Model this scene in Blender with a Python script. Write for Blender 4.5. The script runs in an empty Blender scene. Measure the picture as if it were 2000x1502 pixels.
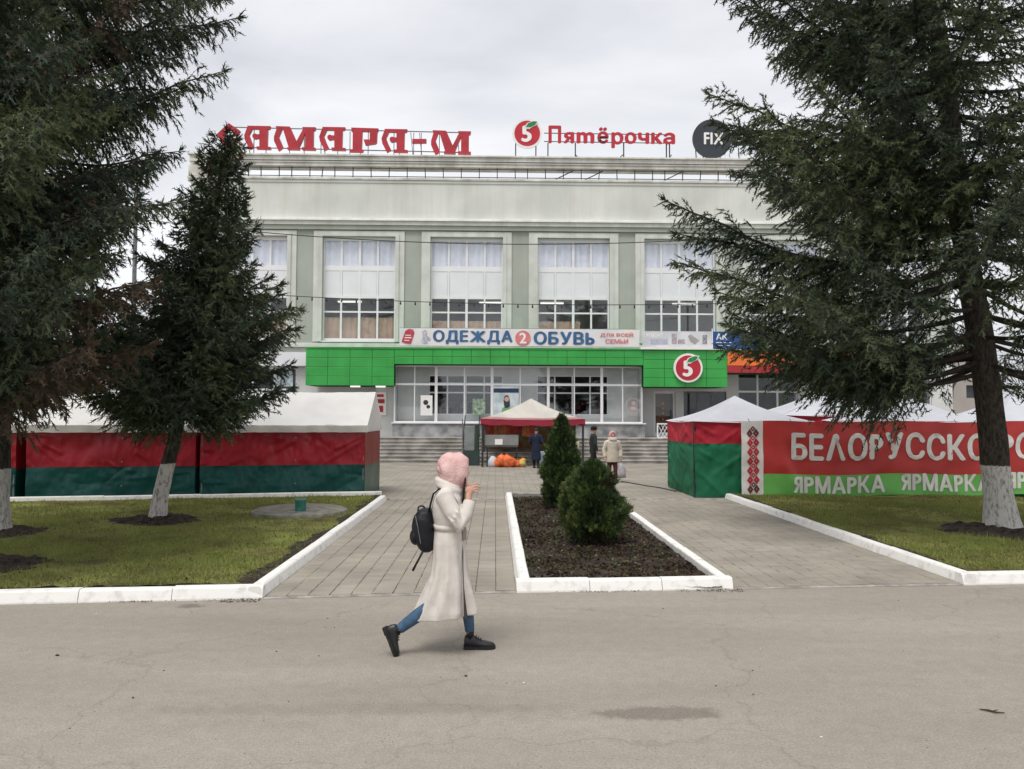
import bpy, bmesh, math, random
import numpy as np
from mathutils import Vector, Matrix, noise as mnoise

# ------------------------------------------------------------------ camera, sky, light
SC = bpy.context.scene
COL = SC.collection
CAM_H = 2.05
FPX = 1500.0                       # focal length in pixels of the 2000 px wide photograph
YAW, PITCH, ROLL = math.radians(-1.22), math.radians(2.33), math.radians(0.22)
cam_d = bpy.data.cameras.new("camera"); cam = bpy.data.objects.new("camera", cam_d)
COL.objects.link(cam); SC.camera = cam
cam_d.sensor_width = 36.0; cam_d.lens = 36.0 * FPX / 2000.0
cam_d.clip_start = 0.1; cam_d.clip_end = 3000.0
CROT = Matrix.Rotation(YAW, 3, 'Z') @ Matrix.Rotation(math.pi / 2 + PITCH, 3, 'X') @ Matrix.Rotation(ROLL, 3, 'Z')
cam.location = (0, 0, CAM_H); cam.rotation_euler = CROT.to_euler()

SUN_EL, SUN_AZ = math.radians(64), math.radians(205)   # azimuth clockwise from +Y (behind the camera, a little left)
world = bpy.data.worlds.new("World"); SC.world = world; world.use_nodes = True
wn, wl = world.node_tree.nodes, world.node_tree.links
wn.clear()
w_out = wn.new('ShaderNodeOutputWorld'); w_bg = wn.new('ShaderNodeBackground')
sky = wn.new('ShaderNodeTexSky'); sky.sky_type = 'NISHITA'; sky.sun_disc = False
sky.sun_elevation = SUN_EL; sky.sun_rotation = SUN_AZ; sky.dust_density = 4.0
w_tc = wn.new('ShaderNodeTexCoord'); w_map = wn.new('ShaderNodeMapping'); w_map.inputs['Scale'].default_value = (1.0, 1.0, 2.6)
w_n1 = wn.new('ShaderNodeTexNoise'); w_n1.inputs['Scale'].default_value = 1.9; w_n1.inputs['Detail'].default_value = 6; w_n1.inputs['Roughness'].default_value = 0.48; w_n1.inputs['Distortion'].default_value = 0.5
w_ramp = wn.new('ShaderNodeValToRGB')
w_ramp.color_ramp.elements[0].position = 0.37; w_ramp.color_ramp.elements[0].color = (4.5, 4.62, 4.92, 1)
w_ramp.color_ramp.elements[1].position = 0.60; w_ramp.color_ramp.elements[1].color = (6.45, 6.5, 6.65, 1)
w_mix = wn.new('ShaderNodeMix'); w_mix.data_type = 'RGBA'; w_mix.inputs[0].default_value = 0.93
w_bg.inputs['Strength'].default_value = 0.1
wl.new(w_tc.outputs['Generated'], w_map.inputs['Vector']); wl.new(w_map.outputs[0], w_n1.inputs['Vector'])
wl.new(w_n1.outputs[0], w_ramp.inputs[0]); wl.new(sky.outputs[0], w_mix.inputs[6]); wl.new(w_ramp.outputs[0], w_mix.inputs[7])
wl.new(w_mix.outputs[2], w_bg.inputs['Color']); wl.new(w_bg.outputs[0], w_out.inputs[0])

sun_d = bpy.data.lights.new("sun", 'SUN'); sun_d.energy = 1.5; sun_d.angle = math.radians(26); sun_d.color = (1.0, 0.965, 0.92)
sun = bpy.data.objects.new("sun", sun_d); COL.objects.link(sun)
sd = Vector((math.sin(SUN_AZ) * math.cos(SUN_EL), math.cos(SUN_AZ) * math.cos(SUN_EL), math.sin(SUN_EL)))
sun.rotation_euler = (-sd).to_track_quat('-Z', 'Y').to_euler(); sun.location = sd * 60

vs = SC.view_settings; vs.view_transform = 'Standard'; vs.look = 'None'; vs.gamma = 1.0; vs.exposure = 0.68
vs.use_curve_mapping = False
SC.cycles.max_bounces = 8; SC.cycles.transparent_max_bounces = 24; SC.cycles.use_denoising = True
SC.cycles.diffuse_bounces = 3; SC.cycles.glossy_bounces = 3

# ------------------------------------------------------------------ helpers
def ray(px, py):
    return CROT @ Vector(((px - 1000) / FPX, -(py - 751) / FPX, -1.0))
def at(px, py, Y):
    """photograph pixel -> point on the plane y = Y"""
    d = ray(px, py); t = Y / d.y
    return Vector((d.x * t, Y, CAM_H + d.z * t))
def G(px, py, z=0.0):
    """photograph pixel -> point on the ground at height z"""
    d = ray(px, py); t = (z - CAM_H) / d.z
    return Vector((d.x * t, d.y * t, z))
def lin(c):
    c /= 255.0
    return c / 12.92 if c <= 0.04045 else ((c + 0.055) / 1.055) ** 2.4
def S(r, g, b, k=1.0):
    return (lin(r) * k, lin(g) * k, lin(b) * k)

MATS = {}
def mat(name, col, rough=0.7, var=0.12, scale=3.0, bump=0.0, bscale=40.0, spec=0.3, metal=0.0, col2=None, lo=0.35, hi=0.65, detail=6.0, dist=0.02, emit=0.0, trans=0.0, streak=0.0):
    """procedural material: base colour broken up by world-space noise, fine bump"""
    if name in MATS: return MATS[name]
    m = bpy.data.materials.new(name); m.use_nodes = True
    nt = m.node_tree; N, Lk = nt.nodes, nt.links
    p = N['Principled BSDF']
    p.inputs['Roughness'].default_value = rough; p.inputs['Metallic'].default_value = metal
    p.inputs['Specular IOR Level'].default_value = spec
    geo = N.new('ShaderNodeNewGeometry')
    nz = N.new('ShaderNodeTexNoise'); nz.inputs['Scale'].default_value = scale; nz.inputs['Detail'].default_value = detail
    rp = N.new('ShaderNodeValToRGB')
    a = tuple(c * (1 - var) for c in col); b = col2 if col2 else tuple(min(1, c * (1 + var)) for c in col)
    rp.color_ramp.elements[0].position = lo; rp.color_ramp.elements[0].color = (*a, 1)
    rp.color_ramp.elements[1].position = hi; rp.color_ramp.elements[1].color = (*b, 1)
    Lk.new(geo.outputs['Position'], nz.inputs['Vector']); Lk.new(nz.outputs[0], rp.inputs[0]); Lk.new(rp.outputs[0], p.inputs['Base Color'])
    if streak > 0:   # rain streaks running down the wall
        mp = N.new('ShaderNodeMapping'); mp.inputs['Scale'].default_value = (1.7, 1.7, 0.13); Lk.new(geo.outputs['Position'], mp.inputs['Vector'])
        ns = N.new('ShaderNodeTexNoise'); ns.inputs['Scale'].default_value = 1.3; ns.inputs['Detail'].default_value = 9; ns.inputs['Roughness'].default_value = 0.65; Lk.new(mp.outputs[0], ns.inputs['Vector'])
        rs_ = N.new('ShaderNodeValToRGB'); k_ = 1 - streak; rs_.color_ramp.elements[0].position = 0.34; rs_.color_ramp.elements[0].color = (k_, k_ * 0.985, k_ * 0.96, 1); rs_.color_ramp.elements[1].position = 0.56; rs_.color_ramp.elements[1].color = (1, 1, 1, 1); Lk.new(ns.outputs[0], rs_.inputs[0])
        xs_ = N.new('ShaderNodeMix'); xs_.data_type = 'RGBA'; xs_.blend_type = 'MULTIPLY'; xs_.inputs[0].default_value = 1.0; Lk.new(rp.outputs[0], xs_.inputs[6]); Lk.new(rs_.outputs[0], xs_.inputs[7]); Lk.new(xs_.outputs[2], p.inputs['Base Color'])
    if bump > 0:
        n2 = N.new('ShaderNodeTexNoise'); n2.inputs['Scale'].default_value = bscale; n2.inputs['Detail'].default_value = 4
        bp = N.new('ShaderNodeBump'); bp.inputs['Strength'].default_value = bump; bp.inputs['Distance'].default_value = dist
        Lk.new(geo.outputs['Position'], n2.inputs['Vector']); Lk.new(n2.outputs[0], bp.inputs['Height']); Lk.new(bp.outputs[0], p.inputs['Normal'])
    if emit > 0:
        p.inputs['Emission Color'].default_value = (*col, 1); p.inputs['Emission Strength'].default_value = emit
    if trans > 0:   # thin cloth: part of the light comes through
        tr = N.new('ShaderNodeBsdfTranslucent'); mx = N.new('ShaderNodeMixShader'); mx.inputs[0].default_value = trans
        Lk.new(rp.outputs[0], tr.inputs['Color']); Lk.new(p.outputs[0], mx.inputs[1]); Lk.new(tr.outputs[0], mx.inputs[2])
        Lk.new(mx.outputs[0], N['Material Output'].inputs['Surface'])
    MATS[name] = m
    return m
def glass_mat(name, tint=(0.8, 0.84, 0.86), refl=1.0, rough=0.02):
    m = bpy.data.materials.new(name); m.use_nodes = True
    N, Lk = m.node_tree.nodes, m.node_tree.links
    N.remove(N['Principled BSDF'])
    t = N.new('ShaderNodeBsdfTransparent'); t.inputs[0].default_value = (*tint, 1)
    g = N.new('ShaderNodeBsdfGlossy'); g.inputs['Roughness'].default_value = rough; g.inputs['Color'].default_value = (0.95, 0.97, 1, 1)
    f = N.new('ShaderNodeLayerWeight'); f.inputs['Blend'].default_value = 0.5
    pw = N.new('ShaderNodeMath'); pw.operation = 'POWER'; pw.inputs[1].default_value = 4.0; Lk.new(f.outputs['Facing'], pw.inputs[0])
    mu = N.new('ShaderNodeMath'); mu.operation = 'MULTIPLY_ADD'; mu.inputs[1].default_value = 0.9; mu.inputs[2].default_value = 0.045 * refl; mu.use_clamp = True
    nz = N.new('ShaderNodeTexNoise'); nz.inputs['Scale'].default_value = 0.8; bp = N.new('ShaderNodeBump'); bp.inputs['Strength'].default_value = 0.03
    geo = N.new('ShaderNodeNewGeometry'); Lk.new(geo.outputs['Position'], nz.inputs['Vector']); Lk.new(nz.outputs[0], bp.inputs['Height']); Lk.new(bp.outputs[0], g.inputs['Normal'])
    mx = N.new('ShaderNodeMixShader')
    Lk.new(pw.outputs[0], mu.inputs[0]); Lk.new(mu.outputs[0], mx.inputs[0]); Lk.new(t.outputs[0], mx.inputs[1]); Lk.new(g.outputs[0], mx.inputs[2])
    Lk.new(mx.outputs[0], N['Material Output'].inputs['Surface'])
    return m

def root_loc(o):
    while o.parent: o = o.parent
    return Vector(o.location)
def tag(o, label=None, cat=None, group=None, kind=None):
    if label: o['label'] = label
    if cat: o['category'] = cat
    if group: o['group'] = group
    if kind: o['kind'] = kind
    return o
def thing(name, loc, label, cat, group=None):
    o = bpy.data.objects.new(name, None); COL.objects.link(o); o.location = loc; o.empty_display_size = 0.2
    return tag(o, label, cat, group)
def setting(name, loc=(0, 0, 0)):
    o = bpy.data.objects.new(name, None); COL.objects.link(o); o.location = loc; o['kind'] = 'structure'
    return o
def link_mesh(name, me, parent=None, loc=None):
    """object that shares mesh data (mesh centred on its own origin), put at world point loc"""
    o = bpy.data.objects.new(name, me); COL.objects.link(o)
    l = Vector(loc) if loc is not None else Vector((0, 0, 0))
    if parent: o.parent = parent; l = l - root_loc(parent)
    o.location = l
    return o

class MB:
    def __init__(s): s.v = []; s.f = []
    def add(s, vs, fs):
        n = len(s.v); s.v.extend([tuple(v) for v in vs]); s.f.extend([tuple(i + n for i in f) for f in fs]); return s
    def box(s, x0, x1, y0, y1, z0, z1):
        return s.add([(x0, y0, z0), (x1, y0, z0), (x1, y1, z0), (x0, y1, z0), (x0, y0, z1), (x1, y0, z1), (x1, y1, z1), (x0, y1, z1)],
                     [(0, 3, 2, 1), (4, 5, 6, 7), (0, 1, 5, 4), (1, 2, 6, 5), (2, 3, 7, 6), (3, 0, 4, 7)])
    def cbox(s, c, d, M=None):
        hx, hy, hz = d[0] / 2, d[1] / 2, d[2] / 2
        vs = [Vector((x, y, z)) for z in (-hz, hz) for x, y in ((-hx, -hy), (hx, -hy), (hx, hy), (-hx, hy))]
        if M is not None: vs = [M @ v for v in vs]
        return s.add([v + Vector(c) for v in vs], [(0, 3, 2, 1), (4, 5, 6, 7), (0, 1, 5, 4), (1, 2, 6, 5), (2, 3, 7, 6), (3, 0, 4, 7)])
    def bar(s, a, b, w=0.03, n=4):
        return s.tube([a, b], [w / 2 * (1.2 if n == 4 else 1)] * 2, n)
    def tube(s, pts, rad, n=8, cap=True):
        pts = [Vector(p) for p in pts]; m = len(pts)
        if not hasattr(rad, '__len__'): rad = [rad] * m
        vs, fs = [], []
        up = None
        for i, p in enumerate(pts):
            t = (pts[min(i + 1, m - 1)] - pts[max(i - 1, 0)])
            t = t.normalized() if t.length > 1e-9 else Vector((0, 0, 1))
            if up is None:
                up = Vector((0, 0, 1)) if abs(t.z) < 0.95 else Vector((0, 1, 0))
            a = t.cross(up); a = a.normalized() if a.length > 1e-6 else Vector((1, 0, 0)); b = a.cross(t).normalized(); up = b
            for k in range(n):
                th = 2 * math.pi * (k + 0.5) / n
                vs.append(p + (a * math.cos(th) + b * math.sin(th)) * rad[i])
        for i in range(m - 1):
            for k in range(n):
                k2 = (k + 1) % n
                fs.append((i * n + k, i * n + k2, (i + 1) * n + k2, (i + 1) * n + k))
        if cap:
            fs.append(tuple(range(n))[::-1]); fs.append(tuple((m - 1) * n + k for k in range(n)))
        return s.add(vs, fs)
    def loft(s, rings, cap=True):
        n = len(rings[0]); vs = [v for r in rings for v in r]; fs = []
        for i in range(len(rings) - 1):
            for k in range(n):
                k2 = (k + 1) % n
                fs.append((i * n + k, i * n + k2, (i + 1) * n + k2, (i + 1) * n + k))
        if cap: fs.append(tuple(range(n))[::-1]); fs.append(tuple((len(rings) - 1) * n + k for k in range(n)))
        return s.add(vs, fs)
    def grid(s, fn, nu, nv):
        vs = [fn(i / nu, j / nv) for j in range(nv + 1) for i in range(nu + 1)]
        fs = [(j * (nu + 1) + i, j * (nu + 1) + i + 1, (j + 1) * (nu + 1) + i + 1, (j + 1) * (nu + 1) + i) for j in range(nv) for i in range(nu)]
        return s.add(vs, fs)
    def prism(s, poly, y0, y1):
        """poly in (x, z), front face at y0 (towards the camera), back at y1"""
        n = len(poly)
        a = sum(poly[i][0] * poly[(i + 1) % n][1] - poly[(i + 1) % n][0] * poly[i][1] for i in range(n))
        if a < 0: poly = poly[::-1]
        vs = [(x, y0, z) for x, z in poly] + [(x, y1, z) for x, z in poly]
        fs = [tuple(range(n)), tuple(range(2 * n - 1, n - 1, -1))]
        fs += [(i, i + n, (i + 1) % n + n, (i + 1) % n) for i in range(n)]
        return s.add(vs, fs)
    def ell(s, c, r, nu=14, nv=9, M=None):
        vs, fs = [], []
        for j in range(nv + 1):
            ph = math.pi * j / nv
            for i in range(nu):
                th = 2 * math.pi * i / nu
                v = Vector((r[0] * math.sin(ph) * math.cos(th), r[1] * math.sin(ph) * math.sin(th), r[2] * math.cos(ph)))
                if M is not None: v = M @ v
                vs.append(v + Vector(c))
        for j in range(nv):
            for i in range(nu):
                i2 = (i + 1) % nu
                fs.append((j * nu + i, (j + 1) * nu + i, (j + 1) * nu + i2, j * nu + i2))
        return s.add(vs, fs)
    def wall(s, x0, x1, z0, z1, y0, y1, holes):
        """wall slab in the xz plane with rectangular openings and their reveals"""
        xs = sorted({x0, x1, *[h[0] for h in holes], *[h[1] for h in holes]}); zs = sorted({z0, z1, *[h[2] for h in holes], *[h[3] for h in holes]})
        xs = [x for x in xs if x0 <= x <= x1]; zs = [z for z in zs if z0 <= z <= z1]
        solid = lambda x, z: not any(h[0] < x < h[1] and h[2] < z < h[3] for h in holes)
        for i in range(len(xs) - 1):
            for j in range(len(zs) - 1):
                a, b, c, d = xs[i], xs[i + 1], zs[j], zs[j + 1]
                if solid((a + b) / 2, (c + d) / 2):
                    s.add([(a, y0, c), (b, y0, c), (b, y0, d), (a, y0, d)], [(0, 1, 2, 3)])
                    s.add([(a, y1, c), (b, y1, c), (b, y1, d), (a, y1, d)], [(3, 2, 1, 0)])
        for a, b, c, d in [*holes, (x0, x1, z0, z1)]:
            s.add([(a, y0, c), (b, y0, c), (b, y0, d), (a, y0, d), (a, y1, c), (b, y1, c), (b, y1, d), (a, y1, d)],
                  [(0, 1, 5, 4), (1, 2, 6, 5), (2, 3, 7, 6), (3, 0, 4, 7)])
        return s
    def mesh(s, name, origin=(0, 0, 0), smooth=False, merge=False):
        me = bpy.data.meshes.new(name); o = Vector(origin)
        me.from_pydata([(v[0] - o.x, v[1] - o.y, v[2] - o.z) for v in s.v], [], s.f)
        if merge or smooth:
            bm = bmesh.new(); bm.from_mesh(me)
            bmesh.ops.remove_doubles(bm, verts=bm.verts, dist=1e-5)
            if merge: bmesh.ops.recalc_face_normals(bm, faces=bm.faces)
            bm.to_mesh(me); bm.free()
        me.update()
        if smooth:
            me.polygons.foreach_set('use_smooth', [True] * len(me.polygons))
        return me
    def build(s, name, m, parent=None, smooth=False, merge=False, bevel=0.0, origin=None):
        base = root_loc(parent) if parent else Vector(origin if origin is not None else (0, 0, 0))
        me = s.mesh(name, base, smooth, merge)
        o = bpy.data.objects.new(name, me); COL.objects.link(o)
        me.materials.append(m)
        if parent: o.parent = parent
        else: o.location = base
        if bevel > 0:
            b = o.modifiers.new('bevel', 'BEVEL'); b.width = bevel; b.segments = 2; b.limit_method = 'ANGLE'
        return o

def circle(cx, cz, r, n=40, a0=0.0, a1=2 * math.pi):
    return [(cx + r * math.cos(a0 + (a1 - a0) * i / n), cz + r * math.sin(a0 + (a1 - a0) * i / n)) for i in range(n)]
GLYPHS = {}
def glyph(ch):
    """one character as (vertices, faces); letters the built-in font fills badly are put together from sound pieces"""
    if ch in GLYPHS: return GLYPHS[ch]
    def raw(c):
        cu = bpy.data.curves.new('t', 'FONT'); cu.body = c; cu.extrude = 0.05; cu.resolution_u = 5
        ob = bpy.data.objects.new('t', cu); COL.objects.link(ob)
        dg = bpy.context.evaluated_depsgraph_get(); me = bpy.data.meshes.new_from_object(ob.evaluated_get(dg))
        co = np.empty(len(me.vertices) * 3); me.vertices.foreach_get('co', co); co = co.reshape(-1, 3).copy(); f = [tuple(p.vertices) for p in me.polygons]
        bpy.data.objects.remove(ob); bpy.data.curves.remove(cu); bpy.data.meshes.remove(me)
        co[:, 0] -= co[:, 0].min(); return co, f
    def poly(pts, z=0.049):
        b = MB().prism([(x, y) for x, y in pts], -z, z); v = np.array(b.v); return v[:, [0, 2, 1]] * np.array([1, 1, -1]), b.f
    def join(*ps):
        V, F, n = [], [], 0
        for k, (v, f) in enumerate(ps):
            v = v.copy(); v[:, 2] *= 1 - 0.03 * k; V.append(v); F += [tuple(i + n for i in q) for q in f]; n += len(v)
        return np.concatenate(V), F
    def flip(p, ax):
        v = p[0].copy(); v[:, ax] = v[:, ax].max() + v[:, ax].min() - v[:, ax]; return v, [q[::-1] for q in p[1]]
    if ch == 'Р': g = raw('P')
    elif ch in 'Яя':
        p = raw('P'); w, h = p[0][:, 0].max(), p[0][:, 1].max()
        g = flip(join(p, poly([(w * .42, h * .44), (w * .62, h * .44), (w * 1.05, 0), (w * .83, 0)])), 0)
        if ch == 'я': g = (g[0] * np.array([.76, .73, 1]), g[1])
    elif ch == 'Ь': g = flip(raw('P'), 1)
    elif ch == 'А':
        p = raw('Λ'); w, h = p[0][:, 0].max(), p[0][:, 1].max(); g = join(p, poly([(w * .2, h * .24), (w * .8, h * .24), (w * .76, h * .36), (w * .24, h * .36)]))
    elif ch == 'Ж':
        p = raw('X'); w, h = p[0][:, 0].max(), p[0][:, 1].max(); p = (p[0] * np.array([1.35, 1, 1]), p[1]); g = join(p, poly([(w * .605, 0), (w * .745, 0), (w * .745, h), (w * .605, h)]))
    else: g = raw(ch)
    GLYPHS[ch] = g
    return g
def text_mb(s, x0, x1, z0, z1, yf, depth=0.01, bold=0.02, curve=None):
    """lettering fitted to a box in the xz plane; front face at y = yf, back at yf + depth"""
    V, F, n, x = [], [], 0, 0.0
    sh = [(0, 0), (bold, 0), (-bold, 0), (0, bold * 0.6), (0, -bold * 0.6)]
    for ch in s:
        if ch == ' ': x += 0.30; continue
        v, f = glyph(ch); w = v[:, 0].max()
        for k, (a, b_) in enumerate(sh):
            q = v + np.array([x + a, b_, 0]); q[:, 2] *= 1 - 0.012 * k; V.append(q); F += [tuple(i + n for i in t) for t in f]; n += len(q)
        x += w + 0.085 + bold * 1.6
    co = np.concatenate(V); mn, mx = co.min(0), co.max(0)
    u = (co[:, 0] - mn[0]) / (mx[0] - mn[0]); w = (co[:, 1] - mn[1]) / (mx[1] - mn[1]); d = (mx[2] - co[:, 2]) / (mx[2] - mn[2])
    P = np.stack([x0 + u * (x1 - x0), yf + d * depth, z0 + w * (z1 - z0)], 1)
    if curve is not None: P = np.array([curve(v) for v in P])
    return MB().add([tuple(v) for v in P], F)
def remesh(mb, name, m, parent, voxel=0.012, smooth=4, origin=None):
    """closed pieces fused into one continuous skin"""
    me = mb.mesh(name, (0, 0, 0), merge=True); ob = bpy.data.objects.new(name, me); COL.objects.link(ob)
    r = ob.modifiers.new('r', 'REMESH'); r.mode = 'VOXEL'; r.voxel_size = voxel; r.use_smooth_shade = True
    sm = ob.modifiers.new('s', 'SMOOTH'); sm.iterations = smooth; sm.factor = 0.5
    dg = bpy.context.evaluated_depsgraph_get(); out = bpy.data.meshes.new_from_object(ob.evaluated_get(dg))
    bpy.data.objects.remove(ob); bpy.data.meshes.remove(me)
    out.name = name; base = root_loc(parent); out.transform(Matrix.Translation(-base)); out.materials.clear(); out.materials.append(m)
    out.polygons.foreach_set('use_smooth', [True] * len(out.polygons))
    o = bpy.data.objects.new(name, out); COL.objects.link(o); o.parent = parent
    return o
def fbm(x, y, z=0.0, o=4):
    return mnoise.fractal(Vector((x, y, z)), 0.9, 2.0, o)
# ------------------------------------------------------------------ ground, paths, kerbs, lawns
def asphalt_material():
    m = bpy.data.materials.new('asphalt'); m.use_nodes = True
    N, Lk = m.node_tree.nodes, m.node_tree.links; p = N['Principled BSDF']
    geo = N.new('ShaderNodeNewGeometry')
    def nz(scale, detail=5, rough=0.55, vec=None):
        n = N.new('ShaderNodeTexNoise'); n.inputs['Scale'].default_value = scale; n.inputs['Detail'].default_value = detail; n.inputs['Roughness'].default_value = rough
        Lk.new(vec or geo.outputs['Position'], n.inputs['Vector']); return n.outputs[0]
    def ramp(src, a, ca, b, cb):
        r = N.new('ShaderNodeValToRGB'); e = r.color_ramp.elements
        e[0].position = a; e[0].color = (*ca, 1); e[1].position = b; e[1].color = (*cb, 1); Lk.new(src, r.inputs[0]); return r.outputs[0]
    def mix(kind, f, a, b):
        x = N.new('ShaderNodeMix'); x.data_type = 'RGBA'; x.blend_type = kind
        if hasattr(f, 'node'): Lk.new(f, x.inputs[0])
        else: x.inputs[0].default_value = f
        Lk.new(a, x.inputs[6]); Lk.new(b, x.inputs[7]); return x.outputs[2]
    mp = N.new('ShaderNodeMapping'); mp.inputs['Scale'].default_value = (0.16, 0.75, 1); Lk.new(geo.outputs['Position'], mp.inputs['Vector'])
    c = ramp(nz(1.0, 6, 0.6, mp.outputs[0]), 0.32, (0.278, 0.252, 0.216), 0.70, (0.360, 0.330, 0.286))
    g = ramp(nz(60, 4, 0.8), 0.32, (0.55, 0.54, 0.53), 0.68, (1.32, 1.31, 1.28)); c = mix('MULTIPLY', 0.7, c, g)
    sp = ramp(nz(8, 6, 0.75), 0.30, (0.70, 0.69, 0.68), 0.62, (1.06, 1.06, 1.05)); c = mix('MULTIPLY', 0.4, c, sp)
    # oil / damp stain: an uneven patch on the road
    st = G(1290, 1393)
    def patch(cx, cy, rx, ry, amt, soft):
        sub = N.new('ShaderNodeVectorMath'); sub.operation = 'SUBTRACT'; sub.inputs[1].default_value = (cx, cy, 0); Lk.new(geo.outputs['Position'], sub.inputs[0])
        sc = N.new('ShaderNodeVectorMath'); sc.operation = 'DIVIDE'; sc.inputs[1].default_value = (rx, ry, 1); Lk.new(sub.outputs[0], sc.inputs[0])
        ln = N.new('ShaderNodeVectorMath'); ln.operation = 'LENGTH'; Lk.new(sc.outputs[0], ln.inputs[0])
        ad = N.new('ShaderNodeMath'); ad.operation = 'ADD'; Lk.new(ln.outputs['Value'], ad.inputs[0])
        q = N.new('ShaderNodeMath'); q.operation = 'MULTIPLY_ADD'; q.inputs[1].default_value = 1.7; q.inputs[2].default_value = -0.85; Lk.new(nz(7.0, 5, 0.65), q.inputs[0]); Lk.new(q.outputs[0], ad.inputs[1])
        return ramp(ad.outputs[0], 1.0 - soft, (amt, amt, amt), 1.0 + soft, (1, 1, 1))
    c = mix('MULTIPLY', 1.0, c, patch(st.x, st.y, 0.52, 0.15, 0.66, 0.38))
    c = mix('MULTIPLY', 1.0, c, patch(st.x - 2.2, st.y + 0.1, 1.9, 0.12, 0.9, 0.4))
    c = mix('MULTIPLY', 1.0, c, patch(G(370, 1184).x, G(370, 1184).y, 0.16, 0.1, 0.62, 0.4))
    vo = N.new('ShaderNodeTexVoronoi'); vo.feature = 'DISTANCE_TO_EDGE'; vo.inputs['Scale'].default_value = 0.33
    dv = N.new('ShaderNodeVectorMath'); dv.operation = 'ADD'; Lk.new(geo.outputs['Position'], dv.inputs[0])
    nzc = N.new('ShaderNodeTexNoise'); nzc.inputs['Scale'].default_value = 1.6; nzc.inputs['Detail'].default_value = 6; Lk.new(geo.outputs['Position'], nzc.inputs['Vector']); Lk.new(nzc.outputs['Color'], dv.inputs[1]); Lk.new(dv.outputs[0], vo.inputs['Vector'])
    ck = ramp(vo.outputs['Distance'], 0.0, (0.72, 0.72, 0.71), 0.006, (1, 1, 1)); c = mix('MULTIPLY', 0.6, c, ck)
    Lk.new(c, p.inputs['Base Color']); p.inputs['Roughness'].default_value = 0.86; p.inputs['Specular IOR Level'].default_value = 0.25
    bp = N.new('ShaderNodeBump'); bp.inputs['Strength'].default_value = 0.55; bp.inputs['Distance'].default_value = 0.008
    Lk.new(nz(110, 3, 0.6), bp.inputs['Height']); Lk.new(bp.outputs[0], p.inputs['Normal'])
    return m
def paver_material(name, base, scale=(1 / 0.23, 1 / 0.115, 1), joints=False):
    m = bpy.data.materials.new(name); m.use_nodes = True
    N, Lk = m.node_tree.nodes, m.node_tree.links; p = N['Principled BSDF']
    geo = N.new('ShaderNodeNewGeometry')
    mu = N.new('ShaderNodeVectorMath'); mu.operation = 'MULTIPLY'; mu.inputs[1].default_value = scale; Lk.new(geo.outputs['Position'], mu.inputs[0])
    fl = N.new('ShaderNodeVectorMath'); fl.operation = 'FLOOR'; Lk.new(mu.outputs[0], fl.inputs[0])
    wn_ = N.new('ShaderNodeTexWhiteNoise'); wn_.noise_dimensions = '2D'; Lk.new(fl.outputs[0], wn_.inputs['Vector'])
    r = N.new('ShaderNodeValToRGB'); r.color_ramp.elements[0].color = (*[c * 0.93 for c in base], 1); r.color_ramp.elements[1].color = (*[c * 1.07 for c in base], 1); Lk.new(wn_.outputs['Value'], r.inputs[0])
    n = N.new('ShaderNodeTexNoise'); n.inputs['Scale'].default_value = 0.9; n.inputs['Detail'].default_value = 7; Lk.new(geo.outputs['Position'], n.inputs['Vector'])
    r2 = N.new('ShaderNodeValToRGB'); r2.color_ramp.elements[0].position = 0.3; r2.color_ramp.elements[0].color = (0.74, 0.73, 0.72, 1); r2.color_ramp.elements[1].position = 0.65; r2.color_ramp.elements[1].color = (1.08, 1.07, 1.04, 1); Lk.new(n.outputs[0], r2.inputs[0])
    x = N.new('ShaderNodeMix'); x.data_type = 'RGBA'; x.blend_type = 'MULTIPLY'; x.inputs[0].default_value = 0.9; Lk.new(r.outputs[0], x.inputs[6]); Lk.new(r2.outputs[0], x.inputs[7])
    out = x.outputs[2]
    if joints:
        fr = N.new('ShaderNodeVectorMath'); fr.operation = 'FRACTION'; Lk.new(mu.outputs[0], fr.inputs[0])
        se = N.new('ShaderNodeSeparateXYZ'); Lk.new(fr.outputs[0], se.inputs[0])
        la = N.new('ShaderNodeMath'); la.operation = 'LESS_THAN'; la.inputs[1].default_value = 0.07; Lk.new(se.outputs[0], la.inputs[0])
        lb = N.new('ShaderNodeMath'); lb.operation = 'LESS_THAN'; lb.inputs[1].default_value = 0.09; Lk.new(se.outputs[1], lb.inputs[0])
        mxm = N.new('ShaderNodeMath'); mxm.operation = 'MAXIMUM'; Lk.new(la.outputs[0], mxm.inputs[0]); Lk.new(lb.outputs[0], mxm.inputs[1])
        sc = N.new('ShaderNodeMath'); sc.operation = 'MULTIPLY'; sc.inputs[1].default_value = 0.55; Lk.new(mxm.outputs[0], sc.inputs[0])
        y = N.new('ShaderNodeMix'); y.data_type = 'RGBA'; y.inputs[7].default_value = (*[c * 0.4 for c in base], 1); Lk.new(sc.outputs[0], y.inputs[0]); Lk.new(out, y.inputs[6]); out = y.outputs[2]
    Lk.new(out, p.inputs['Base Color']); p.inputs['Roughness'].default_value = 0.85; p.inputs['Specular IOR Level'].default_value = 0.25
    n2 = N.new('ShaderNodeTexNoise'); n2.inputs['Scale'].default_value = 130; Lk.new(geo.outputs['Position'], n2.inputs['Vector'])
    bp = N.new('ShaderNodeBump'); bp.inputs['Strength'].default_value = 0.4; bp.inputs['Distance'].default_value = 0.004; Lk.new(n2.outputs[0], bp.inputs['Height']); Lk.new(bp.outputs[0], p.inputs['Normal'])
    return m
m_asphalt = asphalt_material()
PAVE = (0.315, 0.288, 0.245)
m_paver = paver_material('paving_stone', PAVE)
m_plaza = paver_material('plaza_paving', (0.31, 0.285, 0.245), joints=True)
m_joint = mat('joint_sand', (0.135, 0.122, 0.10), rough=0.95, var=0.35, scale=9)
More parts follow.
